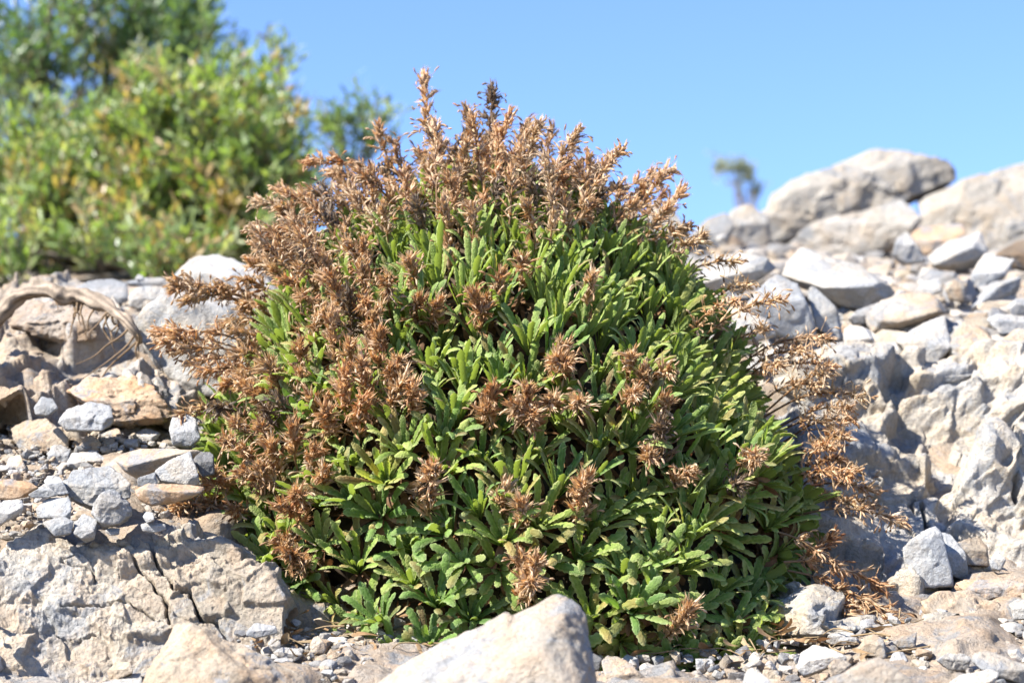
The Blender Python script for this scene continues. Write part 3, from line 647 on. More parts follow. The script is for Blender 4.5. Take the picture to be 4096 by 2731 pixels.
stone('tan upright stone in the dark hollow at the frame edge', 'the hollow stone', R2((1455, 1040), (1470, 980), (1525, 935), (1590, 940), (1560, 1050), (1490, 1095)), 'tan', y=2.70)
stone('long grey stone on the outcrop rim with a flat top', 'the long rim stone', R2((1085, 1160), (1130, 1115), (1220, 1098), (1290, 1120), (1350, 1150), (1280, 1180), (1110, 1190)), 'grey', y=2.63, tilt=.7)
stone('bluish rectangular slab capping the outcrop rim', 'the rim slab', R2((1250, 1220), (1265, 1175), (1370, 1165), (1535, 1178), (1525, 1225), (1380, 1235)), 'white', y=2.61, tilt=.5, rgh=.6)
stone('bluish flat block near the frame edge above the hollow stone', 'the bluish flat block', R2((1390, 890), (1450, 865), (1600, 880), (1620, 950), (1460, 960)), 'grey', y=2.85)
stone('tan-shadowed block by the frame edge beside the grey tilted slab', 'the tan-shadowed block', R2((1490, 830), (1530, 795), (1640, 800), (1650, 880), (1510, 870)), 'white', y=2.95)
stone('long low grey stone under the largest cream block, in its shadow', 'the shadowed low stone', R2((755, 890), (800, 850), (900, 815), (915, 860), (850, 910), (770, 915)), 'grey', y=2.92)
stone('white chunk lying between the brown-bellied block and the flat tan slab', 'the white chunk', R2((1060, 770), (1110, 720), (1180, 700), (1200, 760), (1120, 790)), 'white', y=3.05)
stone('tan chunk beside the white chunk', 'the tan chunk', R2((1200, 740), (1260, 700), (1310, 730), (1290, 810), (1220, 800)), 'tan', y=3.02)
stone('pinkish chip standing between the dark narrow wedge and the twin block', 'the pinkish chip', R2((728, 925), (750, 900), (765, 930), (750, 965), (732, 960)), 'orange', y=2.78, sub=4)

# ------------------------------------------------------------------ loose stones between the named ones
TINT_WORD = {'white': 'whitish', 'tan': 'tan', 'grey': 'grey', 'dark': 'dark grey', 'orange': 'rusty', 'brown': 'brown'}
used_labels = set()
def landmark_label(u, v, size, tint, shape, place):
    sz = 'tiny' if size < 40 else 'small' if size < 75 else 'medium'
    hs = sorted(HEROES, key=lambda h: (h[1][0] - u) ** 2 + ((h[1][1] - v) * 1.2) ** 2)[:6]
    cand = []
    for h in hs[:4]:
        du, dv = u - h[1][0], v - h[1][1]
        rel = ('right of' if du > 0 else 'left of') if abs(du) > abs(dv) * 1.1 else ('just below' if dv > 0 else 'just above')
        cand.append(f'{sz} {shape} {TINT_WORD[tint]} stone {rel} {h[0]}')
    for i in range(4):
        for j in range(i + 1, 6):
            cand.append(f'{sz} {shape} {TINT_WORD[tint]} stone between {hs[i][0]} and {hs[j][0]}')
    for c in cand:
        if c not in used_labels and len(c.split()) <= 16:
            used_labels.add(c); return c
    return None

SHAPES = {'flat': (1.3, .9, .45), 'blocky': (1, .85, .8), 'wedge-shaped': (1.2, .7, .6), 'pointed': (.8, .7, 1.15), 'angular': (1.1, .9, .7)}
frs = np.random.default_rng(77)
placed = [(h[1][0], h[1][1]) for h in HEROES]
def filler(n, box, smin, smax, tints, group, sub=4, reject=None, lift=.02, push=0.0):
    k = 0; tries = 0
    while k < n and tries < n * 30:
        tries += 1
        u = frs.uniform(box[0], box[1]); v = frs.uniform(box[2], box[3])
        if reject is not None and reject(u, v): continue
        s = smin + (smax - smin) * frs.random() ** 2.2
        if min((u - a) ** 2 + (v - b) ** 2 for a, b in placed) < (s * .62) ** 2: continue
        tint = str(frs.choice(list(tints), p=[tints[t] for t in tints])); shape = str(frs.choice(list(SHAPES)))
        lab = landmark_label(u, v, s, tint, shape, group)
        if lab is None: continue
        y = ground_hit(u, v) - push; sz = s * px(y) * .5
        q = np.array([[x_, y_, z_] for x_ in (-1, 1) for y_ in (-1, 1) for z_ in (-1, 1)]) * .78 * frs.uniform(.55, 1.2, (8, 3))
        q = q * np.array(SHAPES[shape]) * sz
        a = frs.uniform(0, 6.28); t = frs.normal(0, .35)
        R = np.array([[math.cos(a), -math.sin(a), 0], [math.sin(a), math.cos(a), 0], [0, 0, 1]]) @ np.array([[1, 0, 0], [0, math.cos(t), -math.sin(t)], [0, math.sin(t), math.cos(t)]])
        c = PC(u, v, y) + np.array([0, 0, sz * lift * SHAPES[shape][2]])
        add_stone('stone', q @ R.T + c, tint, lab, 'stone', None, (u, v), sub, .7, int(frs.integers(1, 99999)), 3, group, 170)
        placed.append((u, v)); k += 1

def in_plant(u, v):
    return 1000 < u < 3000 and v < 2520
filler(78, (2780, 4130, 950, 1470), 34, 165, {'white': .42, 'tan': .26, 'grey': .24, 'orange': .05, 'brown': .03}, 'loose stones on the right rubble slope')
filler(48, (-40, 860, 1720, 2170), 26, 115, {'white': .40, 'tan': .36, 'grey': .20, 'dark': .04}, 'loose stones on the left rubble shelf')
filler(15, (0, 800, 1180, 1690), 26, 110, {'white': .3, 'tan': .4, 'grey': .25, 'orange': .05}, 'loose stones around the dead root')
filler(40, (930, 2000, 2490, 2731), 30, 110, {'white': .35, 'tan': .3, 'grey': .35}, 'loose stones at the foot of the plant', push=.015)
filler(56, (2420, 4120, 2430, 2731), 30, 130, {'white': .38, 'tan': .28, 'grey': .30, 'dark': .04}, 'loose stones in front of the outcrop', push=.015)

# ------------------------------------------------------------------ gravel (uncountable)
def gravel():
    grs = np.random.default_rng(5)
    temps = []
    for k in range(14):
        q = np.array([[x_, y_, z_] for x_ in (-1, 1) for y_ in (-1, 1) for z_ in (-1, 1)]) * np.array([1.1, .8, .5]) * grs.uniform(.45, 1.15, (8, 3))
        v, f = rock_shape(q, 2, .5, 900 + k, 2, 150); temps.append((v, f))
    V, F, CC = [], [], []; off = 0
    regs = [(1050, (930, 4150), (2480, 2740), .0012, .0095), (1500, (-60, 900), (1700, 2200), .0018, .008), (2300, (2740, 4150), (930, 1480), .005, .034), (380, (-60, 1000), (1180, 1700), .0025, .011), (700, (4150, 5600), (950, 2600), .004, .030), (500, (-1200, -60), (1250, 2700), .004, .024),
            ]
    pal = np.array([[1.25, 1.22, 1.18], [1.08, .97, .82], [.85, .87, .90], [.6, .6, .62], [1.1, .9, .7]])
    for n, (u0, u1), (v0, v1), s0, s1 in regs:
        for _ in range(n):
            u = grs.uniform(u0, u1); v = grs.uniform(v0, v1)
            if n == 500:
                y = float(np.interp(v, [1480, 1800, 2000, 2300, 2480], [2.58, 2.38, 2.27, 2.13, 2.03])) - grs.uniform(.0, .05)
            else:
                y = ground_hit(u, v)
            s = s0 + (s1 - s0) * grs.random() ** 3.2
            tv, tf = temps[grs.integers(14)]
            a, b = grs.uniform(0, 6.28), grs.normal(0, .6)
            R = np.array([[math.cos(a), -math.sin(a), 0], [math.sin(a), math.cos(a), 0], [0, 0, 1]]) @ np.array([[1, 0, 0], [0, math.cos(b), -math.sin(b)], [0, math.sin(b), math.cos(b)]])
            c = PC(u, v, y - .012); c[2] += s * .2
            if n != 500: c[2] = float(ground_z(u, y)) + s * grs.uniform(-.15, .45)
            V.append(tv @ R.T * s + c); F.append(tf + off); off += len(tv)
            CC.append(np.repeat((pal[grs.choice(5, p=[.34, .26, .22, .08, .10])] * grs.uniform(.85, 1.15))[None], len(tv), 0))
    V = np.concatenate(V); me = make_mesh('gravel', to_world(V), tris=np.concatenate(F), mat=MAT['gravel'], col=np.concatenate(CC), smooth=False)
    tag(link('gravel', me), 'loose grey and cream gravel chips scattered between the stones', 'gravel', kind='stuff')
gravel()

# ------------------------------------------------------------------ tubes
def tube(pts, rad, sides=8, twist=0.0, lump=0.0, seed=0):
    pts = np.asarray(pts, float); n = len(pts)
    T = np.gradient(pts, axis=0); T /= np.linalg.norm(T, axis=1, keepdims=True)
    ref = np.array([.31, .2, .93]); a = np.cross(T, ref); a /= np.linalg.norm(a, axis=1, keepdims=True); b = np.cross(T, a)
    ph = np.linspace(0, 2 * np.pi, sides, endpoint=False)[None, :] + twist * np.linspace(0, 1, n)[:, None]
    r = np.broadcast_to(np.asarray(rad, float), (n,))[:, None] * np.ones((n, sides))
    if lump:
        q = np.stack([np.cos(ph) * 1.3 + 0 * r, np.sin(ph) * 1.3 + 0 * r, np.repeat(np.linspace(0, n * .28, n)[:, None], sides, 1)], -1).reshape(-1, 3)
        r = r * (1 + lump * fbm(q + seed, seed, 4).reshape(n, sides))
    v = pts[:, None] + r[..., None] * (np.cos(ph)[..., None] * a[:, None] + np.sin(ph)[..., None] * b[:, None])
    i, j = np.meshgrid(np.arange(n - 1), np.arange(sides), indexing='ij')
    p0 = (i * sides + j).ravel(); p1 = (i * sides + (j + 1) % sides).ravel()
    return v.reshape(-1, 3), np.stack([p0, p1, p1 + sides, p0 + sides], -1)

def smooth_path(pts, n):
    pts = np.asarray(pts, float); t = np.linspace(0, len(pts) - 1, n); i = np.clip(t.astype(int), 0, len(pts) - 2); f = (t - i)[:, None]
    g = lambda k: pts[np.clip(k, 0, len(pts) - 1)]
    p0, p1, p2, p3 = g(i - 1), g(i), g(i + 1), g(i + 2)
    return .5 * (2 * p1 + (p2 - p0) * f + (2 * p0 - 5 * p1 + 4 * p2 - p3) * f ** 2 + (3 * p1 - p0 - 3 * p2 + p3) * f ** 3)

class Acc:
    def __init__(s): s.v, s.q, s.t, s.c, s.n = [], [], [], [], 0
    def add(s, v, q=None, t=None, c=(1, 1, 1)):
        s.v.append(v)
        if q is not None and len(q): s.q.append(np.asarray(q) + s.n)
        if t is not None and len(t): s.t.append(np.asarray(t) + s.n)
        c = np.asarray(c, float); s.c.append(np.broadcast_to(c, (len(v), 3))); s.n += len(v)
    def mesh(s, name, mat, origin=None, smooth=True):
        V = np.concatenate(s.v)
        if origin is not None: V = V - origin
        return make_mesh(name, V, np.concatenate(s.q) if s.q else None, np.concatenate(s.t) if s.t else None, mat, np.concatenate(s.c), smooth)

# dead root on the left crest
path = smooth_path([PC(*p) for p in [(-60, 1330, 2.60), (0, 1262, 2.58), (60, 1192, 2.57), (120, 1168, 2.56), (200, 1163, 2.55), (260, 1188, 2.545), (330, 1186, 2.54), (420, 1222, 2.525), (490, 1272, 2.505), (545, 1330, 2.50), (560, 1370, 2.52)]], 70)
rt = empty('dead_root', to_world(path[35]))
tag(rt, 'weathered grey dead root arching over the hollow block on the left crest', 'root')
a = Acc(); v, q = tube(path, np.interp(np.linspace(0, 1, 70), [0, .2, .35, .5, .7, .85, 1], [.0075, .0085, .0070, .0098, .0072, .0055, .0022]), 22, 3.5, .75, 4)
cl = (.27 + .12 * fbm(v * 60, 3, 3) + .10 * np.sin(np.tile(np.arange(22), 70) * 1.7))[:, None]
a.add(to_world(v), q, c=cl * np.array([1.06, .93, .80])); me = a.mesh('root_stem', M_WOOD, np.array(rt.location)); link('root_stem', me, rt)
a = Acc(); rr = np.random.default_rng(3)
for k in range(16):
    i0 = rr.integers(25, 68); p0 = path[i0]; pp = [p0]
    d0 = np.array([rr.normal(.0, .5), -.3, -1.0])
    for s_ in range(4):
        pp.append(pp[-1] + (d0 + rr.normal(0, .4, 3)) * rr.uniform(.006, .014))
    v, q = tube(smooth_path(pp, 14), np.linspace(.0016, .0004, 14), 5)
    a.add(to_world(v), q, c=np.array([.20, .15, .10]))
link('rootlets', a.mesh('rootlets', M_WOOD, np.array(rt.location)), rt)

# ------------------------------------------------------------------ the cushion plant
DV = np.array([690, 760, 900, 1000, 1200, 1400, 1600, 1800, 2000, 2200, 2420, 2610, 2740.])
DL = np.array([1900, 1800, 1520, 1370, 1190, 1110, 985, 910, 885, 930, 1060, 1160, 1350.])
DR = np.array([2000, 2120, 2400, 2580, 2740, 2850, 2960, 3080, 3150, 3180, 3180, 3110, 2920.])
DY = np.interp(DV, [690, 1400, 2000, 2680], [2.47, 2.40, 2.33, 2.27])
ZL = -(DV - 1365.5) * A * DY / 2048; CX = ((DL + DR) / 2 - 2048) * A * DY / 2048; HW = (DR - DL) / 2 * A * DY / 2048
o_ = np.argsort(ZL); ZL, CX, HW, DYs = ZL[o_], CX[o_], HW[o_], DY[o_]
def dome_prm(z):
    w = np.interp(z, ZL, HW); return np.interp(z, ZL, CX), np.interp(z, ZL, DYs), w, np.minimum(w * .92, .235)
def dome_pt(z, phi, shrink=1.0):
    cx, y0, w, dd = dome_prm(z)
    b = 1 + .05 * np.sin(phi * 5 + z * 31) + .04 * np.sin(phi * 9 - z * 47)
    return np.stack([cx + w * np.sin(phi) * b * shrink, y0 - dd * np.cos(phi) * b * shrink, z + 0 * phi], -1)
def dome_nrm(z, phi):
    e = 1e-3
    tp = dome_pt(z, phi + e) - dome_pt(z, phi - e); tz = dome_pt(z + .012, phi) - dome_pt(z - .012, phi)
    n = np.cross(tp, tz); return n / np.linalg.norm(n, axis=-1, keepdims=True)
def dome_hit(u, v):
    """front surface of the cushion behind a photo pixel; None outside it"""
    y = np.linspace(1.95, 2.7, 400); c = PC(u, v, y)
    z = np.clip(c[:, 2], ZL[0], ZL[-1]); cx, y0, w, dd = dome_prm(z)
    ins = ((c[:, 0] - cx) / w) ** 2 + ((c[:, 1] - y0) / dd) ** 2 <= 1
    ins &= (c[:, 2] >= ZL[0]) & (c[:, 2] <= ZL[-1])
    if not ins.any(): return None
    k = np.argmax(ins); x = c[k]; cx, y0, w, dd = dome_prm(x[2])
    return x, math.atan2((x[0] - cx) / w, -(x[1] - y0) / dd)

prs = np.random.default_rng(21)
def leaves(L, W, th, az, curl, fold, roll, col, n=19, m=5, tooth=.13, col_tip=None, ripple=.05, pale=(.58, .63, .33), tipc=None, rev=.62):
    """a batch of toothed, folded, recurved leaves growing from the origin around +z"""
    K = len(L); t = np.linspace(0, 1, n); s = np.linspace(-1, 1, m)
    ang = th[:, None] + curl[:, None] * (np.clip(t - .25, 0, 1)[None, :] ** 1.6) * 1.6 + (tipc[:, None] * np.clip((t - .66) / .34, 0, 1)[None, :] ** 1.7 if tipc is not None else 0)
    st = L[:, None] / (n - 1)
    r = np.cumsum(np.sin(ang) * st, 1) - np.sin(ang[:, :1]) * st; z = np.cumsum(np.cos(ang) * st, 1) - np.cos(ang[:, :1]) * st
    prof = np.interp(t, [0, .12, .3, .5, .75, .88, .96, 1], [.40, .46, .68, .86, 1.0, .95, .72, .32])
    wid = W[:, None] * .5 * prof[None, :]
    alt = np.where(np.arange(n) % 2 == 0, 1.0, -1.0) * np.clip((t - .2) * 4, 0, 1) * np.clip((1 - t) * 12, 0, 1)
    sm = np.abs(s)
    mult = 1 + tooth * alt[None, :, None] * (sm ** 3)[None, None, :]
    off = s[None, None, :] * wid[:, :, None] * mult
    h = wid[:, :, None] * (fold[:, None, None] * sm[None, None, :] - rev * (sm ** 3)[None, None, :])
    h = h + wid[:, :, None] * ripple * 2.0 * (alt[None, :, None] * (sm * (1 - sm) * 4)[None, None, :])
    ra = roll[:, None] * t[None, :]
    cr, sr = np.cos(ra)[..., None], np.sin(ra)[..., None]
    a_ = off * cr - h * sr; b_ = off * sr + h * cr
    R_ = r[:, :, None] - b_ * np.cos(ang)[:, :, None]; Z_ = z[:, :, None] + b_ * np.sin(ang)[:, :, None]
    ca, sa = np.cos(az)[:, None, None], np.sin(az)[:, None, None]
    X = R_ * ca - a_ * sa; Y = R_ * sa + a_ * ca
    v = np.stack([X, Y, Z_], -1).reshape(-1, 3)
    q = (grid_quads(n, m)[None] + (np.arange(K) * n * m)[:, None, None]).reshape(-1, 4)
    e = (.58 * sm ** 3)[None, None, :, None] * np.clip((t - .15) * 3, 0, 1)[None, :, None, None] + (.22 * np.clip((t - .8) * 5, 0, 1))[None, :, None, None]
    mid = np.where(sm < .1, .16, 0)[None, None, :, None]
    cbase = col[:, None, None, :]
    if col_tip is not None:
        cbase = cbase * (1 - (t ** 2)[None, :, None, None]) + col_tip[:, None, None, :] * (t ** 2)[None, :, None, None]
    cc = cbase * (1 - e - mid) + np.array(pale) * (e + mid)
    return v, q, np.broadcast_to(cc, (K, n, m, 3)).reshape(-1, 3)

GREENS = 1.2 * np.array([[.135, .250, .042], [.170, .280, .050], [.215, .320, .078], [.095, .190, .038], [.27, .32, .09]])
def rosette_geo(openness, r_, dead=False):
    """openness 0 = upright bundle of blades, 1 = flat star"""
    nl = int(r_.integers(17, 23))
    i = np.arange(nl); f = i / (nl - 1)                      # 0 inner, 1 outer
    az = i * 2.39996 + r_.uniform(0, 6.28) + r_.normal(0, .12, nl)
    L = (.011 + (.031 + .011 * (1 - openness)) * np.clip(f * 1.5, 0, 1) ** .8) * r_.uniform(.85, 1.15, nl) * (1.05 + .1 * (1 - openness))
    W = (.0052 + (.0034 + .0014 * openness) * np.clip(f * 1.6, 0, 1)) * r_.uniform(.85, 1.12, nl)
    th = np.radians(5 + (17 + 56 * openness) * f ** .8) + r_.normal(0, .07, nl)
    curl = np.radians(r_.normal(4, 12, nl) + f * (8 + 45 * openness * r_.random(nl)))
    tipc = np.radians(np.where(r_.random(nl) < .4, r_.uniform(60, 130, nl), r_.uniform(5, 45, nl)) * (.4 + .6 * f) * (.5 + .5 * openness))
    fold = r_.uniform(.15, .55, nl) * (1 - .4 * f)
    roll = r_.normal(0, .2, nl)
    col = GREENS[r_.choice(5, nl, p=[.3, .3, .2, .12, .08])] * r_.uniform(.85, 1.15, (nl, 1))
    W = W * (.80 + .20 * min(1, openness * 1.6))
    old = (f > .75) & (r_.random(nl) < .22)
    col[old] = np.array([.24, .22, .06]) * r_.uniform(.8, 1.1)
    dry = (f > .85) & (r_.random(nl) < .22)
    col[dry] = np.array([.20, .11, .05])
    inner = f < .35
    col[inner] = col[inner] * .6 + np.array([.16, .27, .09]) * .4
    tip = col.copy(); sc_ = (r_.random(nl) < .13) & (f > .3); tip[sc_] = np.array([.34, .23, .09])
    return leaves(L, W, th, az, curl, fold, roll, col, tipc=tipc, col_tip=tip)

def frame(axis, spin):
    axis = axis / np.linalg.norm(axis); ref = np.array([0, 1, .1]) if abs(axis[1]) < .9 else np.array([1, 0, 0])
    x = np.cross(ref, axis); x /= np.linalg.norm(x); y = np.cross(axis, x)
    c, s = math.cos(spin), math.sin(spin)
    return np.stack([x * c + y * s, -x * s + y * c, axis], 1)

base = to_world(PC(2048, 2600, 2.33))
plant = empty('cushion_plant', base)
tag(plant, 'dense round cushion plant of toothed green rosettes bristling with dry brown flower spikes', 'plant')
BASE = np.array(plant.location)
def wrot(v):                      # camera-frame direction -> world
    o = v.copy(); o[..., 1] = v[..., 1] * cp - v[..., 2] * sp; o[..., 2] = v[..., 1] * sp + v[..., 2] * cp; return o

# rosette sites: seen ones first, then filled in
seeds = [(1080, 1400), (925, 1310), (1050, 1270), (880, 1400), (795, 1280), (850, 1175), (900, 1085), (1095, 1150), (1105, 1040), (745, 1060), (1040, 925), (915, 775), (1150, 875), (1205, 760), (1375, 1005), (1280, 1095),
         (1440, 1150), (1420, 1275), (1610, 1385), (1350, 1390), (1570, 1270), (1690, 1330), (690, 1390), (640, 1190), (560, 1265), (1240, 1180), (1230, 1280), (1560, 1470), (1680, 1460), (1500, 1350), (1650, 1180), (1730, 1230), (1370, 850), (1300, 960), (1000, 1190), (700, 830), (680, 780), (640, 900), (590, 960), (560, 1030), (560, 1120), (720, 930), (1620, 870), (1700, 930), (1760, 1020), (1560, 760), (1500, 700), (1400, 700), (1280, 660), (1150, 650), (1000, 600), (880, 640), (1090, 540), (1160, 520), (1440, 560), (1350, 590)]
sites = []
for du, dv in seeds:
    h = dome_hit(du * 1.7415, dv * 1.7415)
    if h is not None: sites.append((h[0][2], h[1]))
pts = [dome_pt(np.array(z), np.array(p_)) for z, p_ in sites]
PA = np.zeros((3000, 3)); PA[:len(pts)] = pts
for _ in range(16000):
    z = prs.uniform(ZL[0] + .01, ZL[-1] - .004); p_ = prs.uniform(-2.1, 2.1)
    if prs.random() > dome_prm(z)[2] / HW.max() + .3: continue
    x = dome_pt(np.array(z), np.array(p_))
    f_ = (z - ZL[0]) / (ZL[-1] - ZL[0])
    md = .0345 - .0085 * np.clip((f_ - .25) / .5, 0, 1)
    if ((PA[:len(pts)] - x) ** 2).sum(1).min() < md ** 2: continue
    PA[len(pts)] = x; pts.append(x); sites.append((z, p_))

variants = [[rosette_geo(o_p, prs) for _ in range(5)] for o_p in (.02, .20, .42, .68)]
vmesh = [[make_mesh('rosette', v, quads=q, mat=M_LEAF, col=c_) for v, q, c_ in row] for row in variants]
items = []
for (z, p_), x in zip(sites, pts):
    n = dome_nrm(np.array(z), np.array(p_)); f_ = (z - ZL[0]) / (ZL[-1] - ZL[0])
    axis = n * (1.05 - .4 * f_) + UP * (.30 + .7 * f_) + prs.normal(0, .10, 3)
    axis /= np.linalg.norm(axis)
    k = int(np.clip(round((.70 - f_) * 5.0 + prs.normal(0, .45)), 0, 3))
    sc = prs.uniform(.76, 1.04) * (1.0 + .10 * (1 - f_))
    R = frame(axis, prs.uniform(0, 6.28))
    pos = x - axis * .024 * sc
    vis = max(0.0, -n[1] + .55) * (1 if abs(p_) < 1.75 else .2)
    items.append((vis, pos, R, sc, k, int(prs.integers(5))))
items.sort(key=lambda t: -t[0])
from mathutils import Matrix
RC = np.array([[1, 0, 0], [0, cp, -sp], [0, sp, cp]])
rest = Acc()
for i, (vis, pos, R, sc, k, j) in enumerate(items):
    Rw = RC @ R; pw = to_world(pos)
    if i < 99:
        o = link('rosette', vmesh[k][j], plant)
        M_ = np.eye(4); M_[:3, :3] = Rw * sc; M_[:3, 3] = pw - BASE
        o.matrix_basis = Matrix(M_.tolist())
    else:
        v, q, c_ = variants[k][j]
        rest.add(v @ (Rw * sc).T + pw, q, c=c_ * prs.uniform(.88, 1.1))
o = link('rosettes', rest.mesh('rosettes', M_LEAF, BASE), plant); tag(o, kind='stuff')

# woody core and dead leaves inside the cushion
zz = np.linspace(ZL[0] - .03, ZL[-1] - .02, 60); ph = np.linspace(-np.pi, np.pi, 121)
Zg, Pg = np.meshgrid(zz, ph, indexing='ij')
sh = np.interp(Zg.ravel(), [ZL[0], ZL[-1] - .06, ZL[-1]], [.72, .70, .33])
cv = dome_pt(Zg.ravel(), Pg.ravel(), 1.0); cx, y0, w_, d_ = dome_prm(Zg.ravel())
ctr = np.stack([cx, y0, Zg.ravel()], -1); cv = ctr + (cv - ctr) * sh[:, None]
nn = cv - ctr; nn /= np.linalg.norm(nn, axis=1, keepdims=True) + 1e-9
cv = cv + nn * (.020 * fbm(cv * 45, 9, 4) + .009 * fbm(cv * 170, 19, 3))[:, None]
cl = np.array([.085, .058, .034]) * (1 + .5 * fbm(cv * 90, 4, 3)[:, None])
a = Acc(); a.add(to_world(cv), grid_quads(60, 121), c=cl); link('woody_core', a.mesh('woody_core', M_CORE, BASE), plant)
a = Acc()
for (z, p_), x in zip(sites, pts):
    n = dome_nrm(np.array(z), np.array(p_)); axis = n * .8 + UP * .3
    nl = int(prs.integers(8, 13))
    L = prs.uniform(.02, .042, nl); W = prs.uniform(.005, .009, nl)
    col = np.array([[.22, .115, .05], [.17, .085, .038], [.12, .065, .035], [.27, .17, .085]])[prs.integers(0, 4, nl)] * prs.uniform(.8, 1.2, (nl, 1))
    v, q, c_ = leaves(L, W, np.radians(prs.uniform(45, 120, nl)), prs.uniform(0, 6.28, nl), np.radians(prs.uniform(-30, 130, nl)), prs.uniform(.3, 1.1, nl), prs.normal(0, 1.4, nl), col, n=10, m=3, tooth=.06, pale=(.25, .15, .08))
    R = RC @ frame(axis, prs.uniform(0, 6.28)); pos = to_world(x - axis * prs.uniform(.024, .044))
    a.add(v @ R.T + pos, q, c=c_)
tag(link('dead_leaves', a.mesh('dead_leaves', M_DEAD, BASE), plant), kind='stuff')

# fallen leaves and bits of stalk lying on the ground round the plant
lrs = np.random.default_rng(8); a = Acc(); O = to_world(PC(2048, 2600, 2.0))
for _ in range(260):
    u = lrs.uniform(950, 3500); v = 2500 + 150 * lrs.random() ** 1.2; y = ground_hit(u, v); L = lrs.uniform(.010, .030, 1); W = L * lrs.uniform(.15, .32)
    col = np.array([[.42, .27, .14], [.34, .19, .09], [.50, .37, .22], [.25, .15, .08]])[lrs.integers(0, 4, 1)]
    vv, q, c_ = leaves(L, W, np.radians(lrs.uniform(70, 100, 1)), lrs.uniform(0, 6.28, 1), np.radians(lrs.uniform(-60, 60, 1)), lrs.uniform(.2, 1, 1), lrs.normal(0, 1.2, 1), col, n=9, m=3, tooth=.05, pale=(.40, .27, .15))
    p0 = PC(u, v, y); p0[2] = float(ground_z(u, y)) + .007
    a.add(to_world(vv + p0), q, c=c_)
for _ in range(110):
    u = lrs.uniform(950, 3600); v = 2490 + 170 * lrs.random(); y = ground_hit(u, v); an = lrs.uniform(0, 6.28); L = lrs.uniform(.015, .05)
    p0 = PC(u, v, y); p0[2] = float(ground_z(u, y)) + .005; dv = np.array([math.cos(an), math.sin(an), lrs.normal(.1, .15)]) * L
    vv, q = tube(smooth_path([p0, p0 + dv * .5 + lrs.normal(0, .003, 3), p0 + dv], 7), lrs.uniform(.0004, .0009), 4)
    a.add(to_world(vv), q, c=np.array([.40, .28, .16]) * lrs.uniform(.6, 1.2))
tag(link('leaf_litter', a.mesh('leaf_litter', M_DEAD, O), loc=O), 'brown fallen leaves and dry stalk bits strewn on the gravel round the plant foot', 'leaf litter', kind='stuff')

# ---- dry flower spikes
def calyx_template():
    ph = np.arange(5) * 2 * np.pi / 5; V = []; 
    for z, r in ((0, .03), (.16, .10), (.36, .155), (.55, .125), (.70, .09), (.82, .10)):
        V += [(r * math.cos(a_), r * math.sin(a_), z) for a_ in ph]
    for a_ in ph + math.pi / 5: V.append((.17 * math.cos(a_), .17 * math.sin(a_), 1.22))
    q = [(k * 5 + j, k * 5 + (j + 1) % 5, k * 5 + 5 + (j + 1) % 5, k * 5 + 5 + j) for k in range(5) for j in range(5)]
    t = [(25 + j, 25 + (j + 1) % 5, 30 + j) for j in range(5)]
    return np.array(V), np.array(q), np.array(t)
CAL = calyx_template()
BROWN = np.array([1.08, 1.12, 1.26]) * np.array([[.76, .55, .33], [.68, .455, .245], [.60, .355, .170], [.51, .265, .112], [.39, .18, .075], [.24, .12, .055]])
def basis_many(D, r_):
    D = D / np.linalg.norm(D, axis=1, keepdims=True)
    ref = r_.normal(size=D.shape); x = np.cross(ref, D); x /= np.linalg.norm(x, axis=1, keepdims=True)
    return np.stack([x, np.cross(D, x), D], -1)          # K,3,3 columns
def add_calyces(acc, P0, D, S, colr, r_):
    V, q, t = CAL; K = len(P0); B = basis_many(D, r_); n = len(V)
    Vj = V[None] * (1 + r_.normal(0, .10, (K, n, 1)))
    Vj = Vj * np.stack([r_.uniform(.7, 1.25, K), r_.uniform(.7, 1.25, K), np.ones(K)], -1)[:, None]
    bend = r_.normal(0, .18, (K, 2)); Vj[..., 0] += bend[:, :1] * Vj[..., 2] ** 2; Vj[..., 1] += bend[:, 1:] * Vj[..., 2] ** 2
    W = np.einsum('kij,knj->kni', B, Vj) * S[:, None, None] + P0[:, None]
    o = (np.arange(K) * n)[:, None, None]
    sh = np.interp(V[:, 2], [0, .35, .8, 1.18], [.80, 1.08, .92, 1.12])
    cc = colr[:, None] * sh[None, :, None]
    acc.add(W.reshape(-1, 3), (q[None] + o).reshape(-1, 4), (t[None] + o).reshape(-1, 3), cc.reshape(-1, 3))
def add_bracts(acc, P0, D, L, Wd, curl, colr, r_):
    K = len(P0); n = 7; t = np.linspace(0, 1, n); B = basis_many(D, r_)
    ang = curl[:, None] * t[None] ** 1.3; st = L[:, None] / (n - 1)
    x = np.cumsum(np.sin(ang) * st, 1) - np.sin(ang[:, :1]) * st; z = np.cumsum(np.cos(ang) * st, 1) - np.cos(ang[:, :1]) * st
    w = Wd[:, None] * np.interp(t, [0, .3, .7, 1], [.35, 1, .7, .08])[None]
    tw = r_.normal(0, 1.6, K)[:, None] * t[None]
    s = np.array([-1, 0, 1.])
    yy = s[None, None] * (w * np.cos(tw))[..., None]; xx = x[..., None] + s[None, None] * (w * np.sin(tw))[..., None] + (s == 0)[None, None] * (w * .5)[..., None]
    Vj = np.stack([xx, yy, np.repeat(z[..., None], 3, 2)], -1).reshape(K, -1, 3)
    W = np.einsum('kij,knj->kni', B, Vj) + P0[:, None]
    q = (grid_quads(n, 3)[None] + (np.arange(K) * n * 3)[:, None, None]).reshape(-1, 4)
    acc.add(W.reshape(-1, 3), q, c=np.repeat(colr[:, None], n * 3, 1).reshape(-1, 3))
